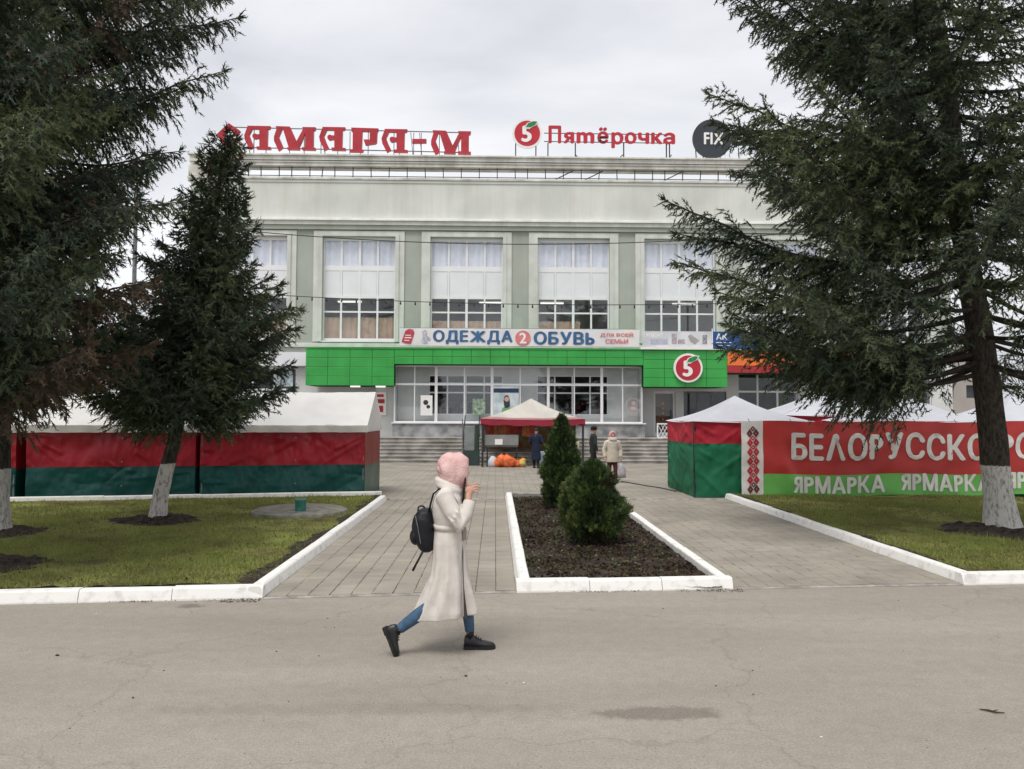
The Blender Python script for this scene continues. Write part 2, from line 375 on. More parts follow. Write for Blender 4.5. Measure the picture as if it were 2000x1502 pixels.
m_kerb = mat('whitewashed_concrete', (0.70, 0.68, 0.645), rough=0.85, var=0.10, scale=8.0, bump=0.35, bscale=60, col2=(0.80, 0.785, 0.75), lo=0.30, hi=0.48, detail=12, dist=0.006)
m_kerbgrey = mat('bare_concrete', (0.30, 0.28, 0.255), rough=0.85, var=0.3, scale=6, bump=0.4, bscale=40)
m_soil = mat('dark_soil', (0.030, 0.022, 0.017), rough=0.95, var=0.5, scale=11, bump=1.0, bscale=30, dist=0.05, col2=(0.068, 0.05, 0.037))
m_conc = mat('old_concrete', (0.20, 0.19, 0.155), rough=0.9, var=0.3, scale=5, bump=0.5, bscale=30)

ground = MB().grid(lambda u, v: (-900 + 1800 * u, -60 + 1500 * v, 0.0), 12, 10).build('road', m_asphalt); tag(ground, kind='structure')

L0, L1, L2 = G(-230, 1186), G(510, 1170), G(757, 979)
PFL, PFR, PBL = G(1008, 1158), G(1433, 1151), G(987, 972)
R1, R0, R2 = G(1402, 974), G(1908, 1143), G(2330, 1134)
# straight edges run with the paving, i.e. along world y
XL, XPL, XPR, XR = (L1.x + L2.x) / 2, (PFL.x + PBL.x) / 2, PFR.x, (R0.x + R1.x) / 2
L1.x = L2.x = XL; PFL.x = PBL.x = XPL; R0.x = R1.x = XR
YB = PBL.y; PBR = Vector((XPR, YB, 0))
Y_END = (L2.y + R1.y) / 2
# plaza beyond the paths
plaza = MB().grid(lambda u, v: (-60 + 130 * u, Y_END + 0.02 + (33.4 - Y_END) * v, 0.012), 8, 8).build('plaza', m_plaza); tag(plaza, kind='structure')

KH, KW = 0.135, 0.16
def kerb_run(parent, a, b, inner, m=m_kerb, h=KH, w=KW, step=1.0, seed=1, slope=0.035, m_in=None):
    """row of kerb stones from a to b (outer foot line); inner = +1/-1 side (left/right of a->b)"""
    rnd = random.Random(seed); a = Vector(a); b = Vector(b); d = b - a; Lg = d.length; u = d.normalized(); n = Vector((-u.y, u.x, 0)) * inner
    k = max(1, round(Lg / step)); sl = Lg / k
    prof = [(0.0, -0.02), (0.0, 0.015), (slope * 0.85, h - 0.018), (slope + 0.012, h), (w - 0.012, h), (w, h - 0.014), (w, -0.02)]
    mb = MB(); half = sl / 2 - 0.004
    rings = [[Vector((x * u.x, x * u.y, 0)) + n * q + Vector((0, 0, z)) for q, z in prof] for x in (-half, -half + 0.01, half - 0.01, half)]
    for r, kk in ((0, 0.985), (3, 0.985)):
        c = sum(rings[r], Vector()) / len(prof); rings[r] = [Vector((p.x if True else 0, p.y, 0)) * 1 + Vector((0, 0, c.z + (p.z - c.z) * kk)) for p in rings[r]]
    mb.loft(rings); me = mb.mesh('kerbstone', merge=True); me.materials.append(m)
    for i in range(k):
        o = link_mesh('kerbstone', me, parent, a + u * (sl * (i + 0.5)) + Vector((0, 0, rnd.uniform(-0.006, 0.006))))
        o.rotation_euler = (rnd.uniform(-0.004, 0.004), rnd.uniform(-0.004, 0.004), rnd.uniform(-0.006, 0.006))
    return n
kl = setting('kerb_left', L1)
kerb_run(kl, L1 + Vector((0, KW * 0.0, 0)), L2, 1, seed=2)
kerb_run(kl, L0, L1, 1, seed=3)
kr = setting('kerb_right', R0)
kerb_run(kr, R1, R0, 1, seed=4)
kerb_run(kr, R0, R2, 1, seed=5)
kp = setting('planter_kerb', PFL)
kerb_run(kp, PFL, PFR, 1, seed=6)
kerb_run(kp, PFR + Vector((0, KW, 0)), PBR, 1, seed=7)
kerb_run(kp, PBL, PFL + Vector((0, KW, 0)), 1, seed=8)
kerb_run(kp, PBR - Vector((KW, 0, 0)), PBL + Vector((KW, 0, 0)), 1, m=m_kerbgrey, seed=9)
# flush kerb strip between the paths and the plaza
ks = setting('threshold_kerb', (0, Y_END, 0))
for x0, x1, s_ in ((XL + 0.03, XPL - 0.03, 10), (XPR + 0.05, XR - 0.05, 11)):
    kerb_run(ks, Vector((x0, Y_END - 0.06, 0)), Vector((x1, Y_END - 0.06, 0)), 1, m=m_kerbgrey, h=0.035, w=0.09, slope=0.01, seed=s_)

def path(name, x0, x1, yf0, yf1, y1, seed):
    """brick-paved path; the nearest 300 stones are pieces, the rest one mesh"""
    rnd = random.Random(seed); pth = setting(name, (x0, yf0, 0))
    MB().add([(x0, yf0, 0.004), (x1, yf1, 0.004), (x1, y1, 0.004), (x0, y1, 0.004)], [(0, 1, 2, 3)]).build('bedding', m_joint, pth)
    PW, PL = 0.23, 0.115
    nx = round((x1 - x0) / PW); PW = (x1 - x0) / nx
    def stone_mesh(dz):
        b = MB(); hx, hy = PW / 2 - 0.0032, PL / 2 - 0.0022; t = 0.006
        b.loft([[(-hx, -hy, -0.02), (hx, -hy, -0.02), (hx, hy, -0.02), (-hx, hy, -0.02)], [(-hx, -hy, 0.016 + dz), (hx, -hy, 0.016), (hx, hy, 0.016 + dz), (-hx, hy, 0.016)],
                [(-hx + t, -hy + t * 0.6, 0.021 + dz), (hx - t, -hy + t * 0.6, 0.021), (hx - t, hy - t * 0.6, 0.021 + dz), (-hx + t, hy - t * 0.6, 0.021)]], cap=False)
        n = len(b.v); b.f.append((8, 9, 10, 11)); return b
    meshes = []
    for dz in (-0.0015, 0.0, 0.002):
        me = stone_mesh(dz).mesh('paving_stone'); me.materials.append(m_paver); meshes.append(me)
    rest = MB(); cnt = 0
    for j in range(int((y1 - min(yf0, yf1)) / PL)):
        for i in range(nx):
            x = x0 + PW * (i + 0.5); yf = yf0 + (yf1 - yf0) * (i + 0.5) / nx
            y = yf + 0.06 + PL * (j + 0.5) + rnd.uniform(-0.002, 0.002)
            if y > y1 - 0.06: continue
            z = rnd.uniform(-0.003, 0.003)
            if cnt < 300:
                o = link_mesh('paving_stone', meshes[cnt % 3], pth, (x + rnd.uniform(-0.002, 0.002), y, z)); o.rotation_euler.z = rnd.uniform(-0.006, 0.006); cnt += 1
            else:
                b = stone_mesh(rnd.uniform(-0.002, 0.002)); rest.add([(v[0] + x, v[1] + y, v[2] + z) for v in b.v], b.f)
    o = rest.build('paving_stones', m_paver, pth); o['kind'] = 'stuff'
    # concrete edging at the road
    MB().add([(x0, yf0 - 0.01, 0.003), (x1, yf1 - 0.01, 0.003), (x1, yf1 + 0.05, 0.014), (x0, yf0 + 0.05, 0.014)], [(0, 1, 2, 3)]).build('edging', m_kerbgrey, pth)
path('path_left', XL + 0.004, XPL - 0.004, L1.y, PFL.y, Y_END - 0.06, 21)
path('path_right', XPR + 0.004, XR - 0.004, PFR.y, R0.y, Y_END - 0.06, 22)

# ---- lawns
def lawn_material():
    m = bpy.data.materials.new('lawn'); m.use_nodes = True
    N, Lk = m.node_tree.nodes, m.node_tree.links; p = N['Principled BSDF']; geo = N.new('ShaderNodeNewGeometry')
    n = N.new('ShaderNodeTexNoise'); n.inputs['Scale'].default_value = 1.1; n.inputs['Detail'].default_value = 8; n.inputs['Roughness'].default_value = 0.62; Lk.new(geo.outputs['Position'], n.inputs['Vector'])
    r = N.new('ShaderNodeValToRGB'); e = r.color_ramp.elements; e[0].position = 0.33; e[0].color = (0.080, 0.062, 0.034, 1); e[1].position = 0.62; e[1].color = (0.215, 0.245, 0.064, 1)
    k = r.color_ramp.elements.new(0.46); k.color = (0.162, 0.162, 0.053, 1); Lk.new(n.outputs[0], r.inputs[0]); Lk.new(r.outputs[0], p.inputs['Base Color'])
    p.inputs['Roughness'].default_value = 0.95; p.inputs['Specular IOR Level'].default_value = 0.1
    n2 = N.new('ShaderNodeTexNoise'); n2.inputs['Scale'].default_value = 45; Lk.new(geo.outputs['Position'], n2.inputs['Vector'])
    bp = N.new('ShaderNodeBump'); bp.inputs['Strength'].default_value = 0.9; bp.inputs['Distance'].default_value = 0.03; Lk.new(n2.outputs[0], bp.inputs['Height']); Lk.new(bp.outputs[0], p.inputs['Normal'])
    return m
m_lawn = lawn_material()
def tint_material(name, stops, rough=0.75, trans=0.0, spec=0.2):
    """colour chosen per element by the 'tint' attribute"""
    m = bpy.data.materials.new(name); m.use_nodes = True
    N, Lk = m.node_tree.nodes, m.node_tree.links; p = N['Principled BSDF']
    a = N.new('ShaderNodeAttribute'); a.attribute_name = 'tint'
    r = N.new('ShaderNodeValToRGB'); e = r.color_ramp.elements
    e[0].position = stops[0][0]; e[0].color = (*stops[0][1], 1); e[1].position = stops[-1][0]; e[1].color = (*stops[-1][1], 1)
    for q, c in stops[1:-1]: k = e.new(q); k.color = (*c, 1)
    Lk.new(a.outputs['Fac'], r.inputs[0]); Lk.new(r.outputs[0], p.inputs['Base Color']); p.inputs['Roughness'].default_value = rough; p.inputs['Specular IOR Level'].default_value = spec
    if trans > 0:
        tr = N.new('ShaderNodeBsdfTranslucent'); mx = N.new('ShaderNodeMixShader'); mx.inputs[0].default_value = trans
        Lk.new(r.outputs[0], tr.inputs['Color']); Lk.new(p.outputs[0], mx.inputs[1]); Lk.new(tr.outputs[0], mx.inputs[2]); Lk.new(mx.outputs[0], N['Material Output'].inputs['Surface'])
    return m
def tri_mesh(name, V, T, m, parent=None, base=None):
    """V: (n,3,3) triangles, T: (n,) tint per triangle"""
    n = len(V); base = np.array(root_loc(parent) if parent else (base or (0, 0, 0)))
    me = bpy.data.meshes.new(name); me.vertices.add(n * 3); me.loops.add(n * 3); me.polygons.add(n)
    me.vertices.foreach_set('co', (V - base).astype(np.float32).ravel())
    me.loops.foreach_set('vertex_index', np.arange(n * 3, dtype=np.int32))
    me.polygons.foreach_set('loop_start', np.arange(0, n * 3, 3, dtype=np.int32)); me.polygons.foreach_set('loop_total', np.full(n, 3, dtype=np.int32))
    at_ = me.attributes.new('tint', 'FLOAT', 'FACE'); at_.data.foreach_set('value', np.asarray(T, dtype=np.float32))
    me.update(); me.materials.append(m)
    o = bpy.data.objects.new(name, me); COL.objects.link(o)
    if parent: o.parent = parent
    else: o.location = tuple(base)
    return o
m_grass = tint_material('grass_blades', [(0, (0.12, 0.090, 0.050)), (0.3, (0.185, 0.172, 0.066)), (0.65, (0.200, 0.230, 0.062)), (1, (0.27, 0.30, 0.095))], 0.8, 0.3)
ZL = KH - 0.03
TREES = {'t1': G(305, 1017, ZL), 't2': G(-17, 1042, ZL), 't3': G(-150, 1108, ZL), 't4': G(1963, 1036, ZL)}
PAD = G(586, 1000, ZL)
SOIL = [(TREES['t1'], 0.98, 0.45), (TREES['t2'] + Vector((0.1, 0, 0)), 0.95, 0.6), (TREES['t3'] + Vector((0.55, 0, 0)), 1.1, 0.6), (TREES['t4'] + Vector((-0.1, -0.1, 0)), 1.25, 0.5)]
def lawn(name, quad, seed, nblades):
    a, b, c, d = [Vector(q) for q in quad]       # front-left, front-right, back-right, back-left
    P = lambda u, v: a.lerp(b, u).lerp(d.lerp(c, u), v)
    def S_(u, v):
        p = P(u, v); return (p.x, p.y, ZL + 0.03 * fbm(p.x * 0.5, p.y * 0.5) + 0.008 * fbm(p.x * 5, p.y * 5))
    lw = MB().grid(S_, 70, 60).build(name, m_lawn, smooth=True); lw['kind'] = 'structure'
    rng = np.random.default_rng(seed); n = nblades
    u = rng.random(n); v = rng.random(n) ** 1.35
    A, B, C, D = [np.array(q) for q in (a, b, c, d)]
    pt = (A * (1 - u)[:, None] + B * u[:, None]) * (1 - v)[:, None] + (D * (1 - u)[:, None] + C * u[:, None]) * v[:, None]
    keep = np.ones(n, bool)
    for s_, r_, q_ in SOIL: keep &= ((pt[:, 0] - s_.x) ** 2 + ((pt[:, 1] - s_.y) / 0.85) ** 2) > (r_ * rng.uniform(0.5, 1.3, n)) ** 2
    keep &= ((pt[:, 0] - PAD.x) ** 2 + (pt[:, 1] - PAD.y) ** 2) > 0.9 ** 2
    pt = pt[keep]
    nzv = np.array([fbm(p[0] * 0.55 + 9, p[1] * 0.55) + 0.5 * fbm(p[0] * 2.2, p[1] * 2.2) for p in pt])
    z = np.array([0.03 * fbm(p[0] * 0.5, p[1] * 0.5) + 0.008 * fbm(p[0] * 5, p[1] * 5) for p in pt]) + ZL
    thin = rng.random(len(pt)) < np.clip(0.75 + nzv * 0.8, 0.12, 1); pt, nzv, z = pt[thin], nzv[thin], z[thin]
    n = len(pt); h = (0.018 + 0.055 * rng.random(n) ** 2) * np.clip(1 + 0.5 * nzv, 0.5, 1.5); w = rng.uniform(0.004, 0.009, n); th = rng.random(n) * 2 * np.pi; ln = rng.normal(0, 0.02, (n, 2))
    V = np.zeros((n, 3, 3)); V[:, :, 0] = pt[:, 0:1]; V[:, :, 1] = pt[:, 1:2]; V[:, :, 2] = z[:, None] - 0.004
    V[:, 0, 0] -= np.cos(th) * w; V[:, 0, 1] -= np.sin(th) * w; V[:, 1, 0] += np.cos(th) * w; V[:, 1, 1] += np.sin(th) * w
    V[:, 2, 0] += ln[:, 0]; V[:, 2, 1] += ln[:, 1]; V[:, 2, 2] += h
    o = tri_mesh('grass', V, np.clip(0.52 + 0.55 * nzv + rng.normal(0, 0.14, n), 0, 1), m_grass); return o
TA0, TA1 = G(712, 974), G(0, 987)
tline = lambda x: TA0.y + (TA1.y - TA0.y) * (x - TA0.x) / (TA1.x - TA0.x)
XFL = -15.0
lawn_l = lawn('lawn_left', [(XFL, L0.y + KW, 0), (XL - KW - 0.0, L1.y + KW, 0), (XL - KW, tline(XL) - 0.28, 0), (XFL, tline(XFL) - 0.28, 0)], 31, 150000)
tag(lawn_l, 'short dull green grass of the lawn with the leaning spruce', 'grass', kind='stuff')
lawn_r = lawn('lawn_right', [(XR + KW, R0.y + KW, 0), (R2.x + 4, R2.y + KW - 0.3, 0), (R2.x + 4, R1.y - 0.4, 0), (XR + KW, R1.y + 0.1, 0)], 32, 120000)
tag(lawn_r, 'thin brownish grass of the lawn in front of the red and green banner', 'grass', kind='stuff')

# white low kerb behind the left lawn, at the foot of the tents
kb = setting('tent_kerb', G(0, 989))
kerb_run(kb, Vector((XFL, tline(XFL) - 0.28, 0)), Vector((XL - KW - 0.02, tline(XL) - 0.28, 0)), 1, h=0.20, w=0.09, step=2.0, seed=12, slope=0.008)
# trampled earth along the kerbs
def earth(x0, y0, x1, y1, wd, sd):
    a, b_ = Vector((x0, y0, 0)), Vector((x1, y1, 0)); n_ = Vector((-(b_ - a).normalized().y, (b_ - a).normalized().x, 0)); Lg = (b_ - a).length
    def f(u, v):
        q = u * Lg; p = a.lerp(b_, u) + n_ * (v * wd * max(0.08, 0.55 + 1.3 * fbm(q * 0.55 + sd, sd, 0, 3)))
        return (p.x, p.y, ZL + 0.03 * fbm(p.x * 0.5, p.y * 0.5) + 0.018 - 0.05 * v ** 3 + 0.02 * fbm(p.x * 7, p.y * 7))
    o = MB().grid(f, int(Lg * 14), 7).build('earth_strip', m_soil, smooth=True); o['kind'] = 'structure'
earth(XL - KW, L1.y + KW, XL - KW, tline(XL) - 0.3, 0.42, 3); earth(XFL + 6, L0.y + KW, XL - KW, L1.y + KW, 0.16, 5)
earth(XR + KW, R1.y, XR + KW, R0.y + KW, 0.30, 8); earth(XR + KW, R0.y + KW, R2.x, R2.y + KW, 0.2, 11)
# soil rings round the trees
for i, (s_, r_, q_) in enumerate(SOIL):
    def mound(u, v, s_=s_, r_=r_, i=i):
        th = u * 2 * math.pi; rr = r_ * v * (1 + 0.22 * fbm(math.cos(th) * 1.5 + i * 7, math.sin(th) * 1.5))
        x, y = s_.x + rr * math.cos(th), s_.y + rr * math.sin(th) * 0.85
        return (x, y, ZL - 0.03 + 0.12 * (1 - v ** 2) + 0.05 * (1 - v) * 0 + (0.045 * fbm(x * 5, y * 5) + 0.03 * fbm(x * 16, y * 16)) * min(1, 3 * (1 - v) + 0.3))
    o = MB().grid(mound, 48, 16).build('soil', m_soil, smooth=True); o['kind'] = 'structure'
# planter soil
def psoil(u, v):
    x = XPL + KW - 0.02 + (XPR - XPL - 2 * KW + 0.04) * u; y = PFL.y + KW - 0.02 + (YB - PFL.y - 2 * KW + 0.04) * v
    return (x, y, 0.045 + 0.05 * math.sin(math.pi * u) * math.sin(math.pi * v) + 0.022 * fbm(x * 3, y * 3) + 0.014 * fbm(x * 11, y * 11) + 0.008 * fbm(x * 29, y * 29))
o = MB().grid(psoil, 70, 180).build('planter_soil', m_soil, smooth=True); o['kind'] = 'structure'
# clods, dead leaves and creeping weeds in the planter
rng = np.random.default_rng(5)
def leaf_litter(name, n, tint_lo, tint_hi, size, region, zfn, m, seed, flat=0.35):
    rg = np.random.default_rng(seed); x = rg.uniform(region[0], region[1], n); y = region[2] + (region[3] - region[2]) * rg.random(n) ** 1.25
    k = np.array([fbm(a * 1.3 + seed, b * 1.3) for a, b in zip(x, y)]); keep = rg.random(n) < np.clip(0.55 + k * 1.3, 0.05, 1); x, y = x[keep], y[keep]; n = len(x)
    z = np.array([zfn(a, b) for a, b in zip(x, y)])
    s_ = rg.uniform(size[0], size[1], n); d1 = rg.normal(0, 1, (n, 3)); d1[:, 2] *= flat; d1 /= np.linalg.norm(d1, axis=1)[:, None]
    d2 = rg.normal(0, 1, (n, 3)); d2[:, 2] *= flat; d2 = np.cross(d1, np.cross(d2, d1)); d2 /= np.linalg.norm(d2, axis=1)[:, None]
    c = np.stack([x, y, z + s_ * 0.35], 1); V = np.zeros((n, 2, 3, 3))
    t, b_ = c + d1 * s_[:, None], c - d1 * s_[:, None]; l, r = c + d2 * s_[:, None] * 0.5, c - d2 * s_[:, None] * 0.5; l[:, 2] += s_ * 0.15; r[:, 2] += s_ * 0.15
    V[:, 0] = np.stack([b_, r, t], 1); V[:, 1] = np.stack([b_, t, l], 1)
    return tri_mesh(name, V.reshape(-1, 3, 3), np.repeat(rg.uniform(tint_lo, tint_hi, n), 2), m)
m_litter = tint_material('litter', [(0, (0.025, 0.018, 0.014)), (0.35, (0.07, 0.045, 0.03)), (0.55, (0.16, 0.12, 0.08)), (0.62, (0.05, 0.075, 0.025)), (0.85, (0.075, 0.11, 0.035)), (0.97, (0.13, 0.17, 0.07)), (1.0, (0.45, 0.42, 0.38))], 0.85, 0.15)
preg = (XPL + KW + 0.03, XPR - KW - 0.03, PFL.y + KW + 0.03, YB - KW - 0.03)
pz = lambda x, y: psoil((x - XPL - KW + 0.02) / (XPR - XPL - 2 * KW + 0.04), (y - PFL.y - KW + 0.02) / (YB - PFL.y - 2 * KW + 0.04))[2]
tag(leaf_litter('clods', 12000, 0.0, 0.40, (0.014, 0.042), preg, pz, m_litter, 41, 0.8), 'dark crumbly clods and twigs on the planter soil', 'soil crumbs', kind='stuff')
tag(leaf_litter('ground_cover', 6500, 0.32, 0.99, (0.012, 0.036), preg, pz, m_litter, 42, 0.5), 'low green weeds and dead leaves in the planter', 'weeds', kind='stuff')
for nm, rg_, sd in (('l', (-9, XL - KW - .1, L1.y + .3, 17.6), 61), ('r', (XR + KW + .1, 11, R0.y + .3, 17.6), 62)):
    tag(leaf_litter('fallen_leaves', 900, 0.30, 0.58, (0.010, 0.028), rg_, lambda x, y: ZL + 0.03 * fbm(x * 0.5, y * 0.5) + 0.03, m_litter, sd, 0.6), 'brown fallen leaves and needles scattered on the %s lawn' % ('left' if nm == 'l' else 'right'), 'leaves', kind='stuff')
tag(leaf_litter('gutter_dirt', 2600, 0.05, 0.5, (0.004, 0.014), (-7.5, XL, L1.y - 0.16, L1.y - 0.005), lambda x, y: 0.004, m_litter, 71, 0.4), 'dirt and crumbs gathered along the left road kerb', 'dirt', kind='stuff')
tag(leaf_litter('gutter_dirt', 900, 0.05, 0.5, (0.004, 0.014), (XPL - .1, XPR + .1, PFR.y - 0.16, PFR.y - 0.005), lambda x, y: 0.004, m_litter, 72, 0.4), 'dirt and crumbs gathered along the front planter kerb', 'dirt', kind='stuff')
# concrete inspection pad with a green pipe stub
pad = thing('well_pad', PAD, 'round weathered concrete well pad on the lawn, green pipe standing on it', 'well cover')
def ring_pts(c, r, z, n=36, w=0.03, sd=0): return [(c.x + r * math.cos(2 * math.pi * k / n) * (1 + w * fbm(math.cos(2 * math.pi * k / n) * 2 + sd, math.sin(2 * math.pi * k / n) * 2)), c.y + r * math.sin(2 * math.pi * k / n), z) for k in range(n)]
MB().loft([ring_pts(PAD, 0.96, 0.06), ring_pts(PAD, 0.93, ZL + 0.045), ring_pts(PAD, 0.86, ZL + 0.075), ring_pts(PAD, 0.2, ZL + 0.10)]).build('slab', m_conc, pad)
m_pipe = mat('green_pipe_paint', (0.035, 0.16, 0.125), rough=0.45, var=0.2, scale=12)
pipe_c = G(587, 996, ZL + 0.1)
pp = thing('vent_pipe', pipe_c, 'short green painted pipe standing on the round concrete pad', 'pipe')
MB().tube([pipe_c + Vector((0, 0, -0.03)), pipe_c + Vector((0, 0, 0.17))], 0.105, 24).build('pipe', m_pipe, pp)
MB().loft([ring_pts(pipe_c, 0.122, ZL + 0.27), ring_pts(pipe_c, 0.122, ZL + 0.305), ring_pts(pipe_c, 0.10, ZL + 0.315)]).build('cap', m_pipe, pp)
# ------------------------------------------------------------------ department store
YF = 38.0                                    # main wall plane
BX = [-1.47 + 5.33 * k for k in range(-2, 5)]  # bay centres
BL, BR = -15.15, 22.9
m_attic = mat('pale_sage_plaster', (0.60, 0.618, 0.57), rough=0.85, var=0.07, scale=0.5, bump=0.15, bscale=25, col2=(0.66, 0.675, 0.63), detail=8, streak=0.07)
m_wall = mat('sage_plaster', (0.38, 0.405, 0.362), rough=0.85, var=0.08, scale=0.6, bump=0.15, bscale=25, detail=8, streak=0.07)
m_trim = mat('light_sage_trim', (0.60, 0.618, 0.575), rough=0.8, var=0.08, scale=1.5, bump=0.1, bscale=30, streak=0.12)
m_white = mat('white_moulding', (0.80, 0.80, 0.76), rough=0.7, var=0.1, scale=2)
m_corn = mat('stained_cornice', (0.60, 0.59, 0.53), rough=0.85, var=0.14, scale=1.3, bump=0.3, bscale=12, col2=(0.76, 0.75, 0.70), detail=9, streak=0.2)
m_pvc = mat('white_window_frame', (0.78, 0.78, 0.79), rough=0.35, var=0.03, scale=2, spec=0.5)
m_panelw = mat('white_infill_panel', (0.74, 0.75, 0.78), rough=0.45, var=0.04, scale=1, spec=0.4)
m_steel = mat('dark_steel', (0.035, 0.037, 0.04), rough=0.55, var=0.3, scale=8)
m_greysteel = mat('grey_steel', (0.16, 0.165, 0.17), rough=0.5, var=0.25, scale=8)
m_glass_u = glass_mat('glass_upper', (0.97, 0.98, 1.0), 1.0)
m_glass = glass_mat('glass_window', (0.93, 0.94, 0.95), 1.3)
m_glass_s = glass_mat('glass_shopfront', (0.975, 0.985, 0.985), 0.8)
m_curt_w = mat('white_curtain', (0.84, 0.85, 0.88), rough=0.9, var=0.06, scale=2)
m_curt_p = mat('peach_curtain', (0.62, 0.43, 0.33), rough=0.9, var=0.12, scale=1.5)
m_room = mat('room_wall', (0.52, 0.50, 0.47), rough=0.9, var=0.2, scale=0.8)
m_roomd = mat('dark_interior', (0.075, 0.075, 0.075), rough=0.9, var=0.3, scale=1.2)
m_lamp = mat('fluorescent_tube', (1.0, 0.97, 0.9), emit=0.8)
m_green = mat('green_composite_panel', (0.036, 0.34, 0.062), rough=0.38, var=0.10, scale=0.9, spec=0.5, streak=0.08)
m_greend = mat('panel_substructure', (0.012, 0.06, 0.02), rough=0.8)
m_orange = mat('orange_panel', (0.80, 0.19, 0.045), rough=0.4, var=0.06, scale=1)
m_red = mat('sign_red', (0.40, 0.026, 0.038), rough=0.4, var=0.12, scale=2, spec=0.4)
m_redp = mat('logo_red', (0.47, 0.022, 0.04), rough=0.4, var=0.08, scale=2, spec=0.4)
m_signw = mat('sign_white', (0.82, 0.80, 0.77), rough=0.45, var=0.03)
m_dark = mat('sign_charcoal', (0.040, 0.046, 0.055), rough=0.5, var=0.1)
m_granite = mat('grey_granite', (0.245, 0.25, 0.255), rough=0.5, var=0.35, scale=2.2, col2=(0.40, 0.405, 0.41), detail=10, spec=0.5)
m_pglass = mat('pale_sheet_wall', (0.60, 0.61, 0.60), rough=0.6, var=0.06, scale=1.2)
m_step = mat('worn_step_stone', (0.27, 0.25, 0.225), rough=0.85, var=0.2, scale=1.6, bump=0.4, bscale=14, col2=(0.42, 0.395, 0.365), detail=12, lo=0.36, hi=0.62)
m_leafg = mat('leaf_green', (0.03, 0.21, 0.07), rough=0.4)

bld = thing('store_building', (BX[2], YF, 0), 'three-storey sage green department store with tall gridded windows and open roof parapet', 'building')
# window geometry, heights
WZ0, WZ1, WW = 5.72, 10.92, 1.80
holes = [(x - WW, x + WW, WZ0, WZ1) for x in BX]
GH = [(BX[0] - 2.0, BX[0] + 2.3, 1.75, 4.35), (BX[4] + 2.9, BX[4] + 5.9, 1.75, 4.35), (BX[6] - 3.6, BX[6] + 2.0, 1.75, 4.35)]   # shop windows beside the portico
INW = [((838 - 968) / 1500 * 36.9, (979 - 968) / 1500 * 36.9 + 0.06, 2.10, 3.98), ((1049 - 968) / 1500 * 36.9, (1188 - 968) / 1500 * 36.9, 2.10, 3.98)]
DOORS = [(7.85, 8.95, 1.06, 3.30), (9.35, 11.5, 1.35, 3.30), (-8.3, -5.6, 1.06, 3.1)]
MB().wall(BL, BR, 5.05, 11.62, YF, YF + 0.45, holes).build('wall', m_wall, bld)
MB().wall(BL, BR, 0.0, 5.05, YF + 0.004, YF + 0.45, GH + [(a - 0.3, b + 0.3, c - 0.3, d + 0.2) for a, b, c, d in INW] + DOORS).build('ground_floor_wall', m_pglass, bld)
MB().box(BL, BR, YF - 0.06, YF + 0.4, 11.622, 13.72).build('attic_wall', m_attic, bld)
# side and back walls, roof
mb = MB(); mb.box(BL, BL + 0.4, YF + 0.45, YF + 16, 0, 13.72).box(BR - 0.4, BR, YF + 0.45, YF + 16, 0, 13.72).box(BL, BR, YF + 16, YF + 16.4, 0, 13.72)
mb.build('rear_walls', m_wall, bld)
MB().box(BL + 0.4, BR - 0.4, YF + 0.4, YF + 16, 13.2, 13.5).build('roof', m_corn, bld)
# mouldings: list of (z0, z1, projection, material)
for nm, z0, z1, pr, mm in (('moulding', 11.66, 11.78, 0.30, m_white), ('moulding', 11.46, 11.655, 0.22, m_trim), ('moulding', 11.24, 11.455, 0.14, m_wall),
                           ('moulding', 13.60, 13.74, 0.10, m_attic), ('moulding', 13.745, 13.86, 0.15, m_corn), ('moulding', 5.40, 5.60, 0.10, m_trim)):
    MB().box(BL - pr, BR + pr, YF - pr, YF + 0.5, z0, z1).build(nm, mm, bld, bevel=0.012)
# open parapet: end piers, beam with steps, railing
for x0, x1 in ((BL - 0.12, BL + 1.7), (BR - 1.7, BR + 0.12)):
    MB().box(x0, x1, YF - 0.1, YF + 1.2, 13.885, 14.42).build('parapet_pier', m_corn, bld, bevel=0.02)
mb = MB()
for z0, z1, pr in ((14.445, 14.60, 0.05), (14.603, 14.74, 0.10), (14.743, 14.93, 0.075), (14.933, 15.02, 0.16)):
    mb.box(BL - pr, BR + pr, YF - pr, YF + 0.75, z0, z1)
mb.build('parapet_beam', m_corn, bld, bevel=0.01)
MB().box(BL + 1.7, BR - 1.7, YF - 0.125, YF - 0.102, 14.69, 14.715).build('conduit', m_steel, bld)
rb = MB(); rb.box(BL + 1.7, BR - 1.7, YF + 0.02, YF + 0.06, 14.36, 14.39).box(BL + 1.7, BR - 1.7, YF + 0.02, YF + 0.06, 13.95, 13.98).build('rail', m_steel, bld)
rnd = random.Random(4)
x = BL + 1.9
pm = MB().cbox((0, 0, 0), (0.042, 0.042, 0.54)).mesh('post'); pm.materials.append(m_steel)
while x < BR - 1.8:
    o = link_mesh('railing_post', pm, bld, (x, YF + 0.05, 14.15)); o.rotation_euler.y = rnd.uniform(-0.10, 0.10) if rnd.random() < 0.4 else 0
    x += rnd.choice((0.62, 0.9, 0.9, 0.9))
mb = MB()
for x in (3.4, 4.9, 8.9, 13.6, 16.2): mb.bar((x - 0.55, YF + 0.2, 13.9), (x + 0.45, YF + 0.2, 14.4), 0.05)
mb.build('brace', m_steel, bld)

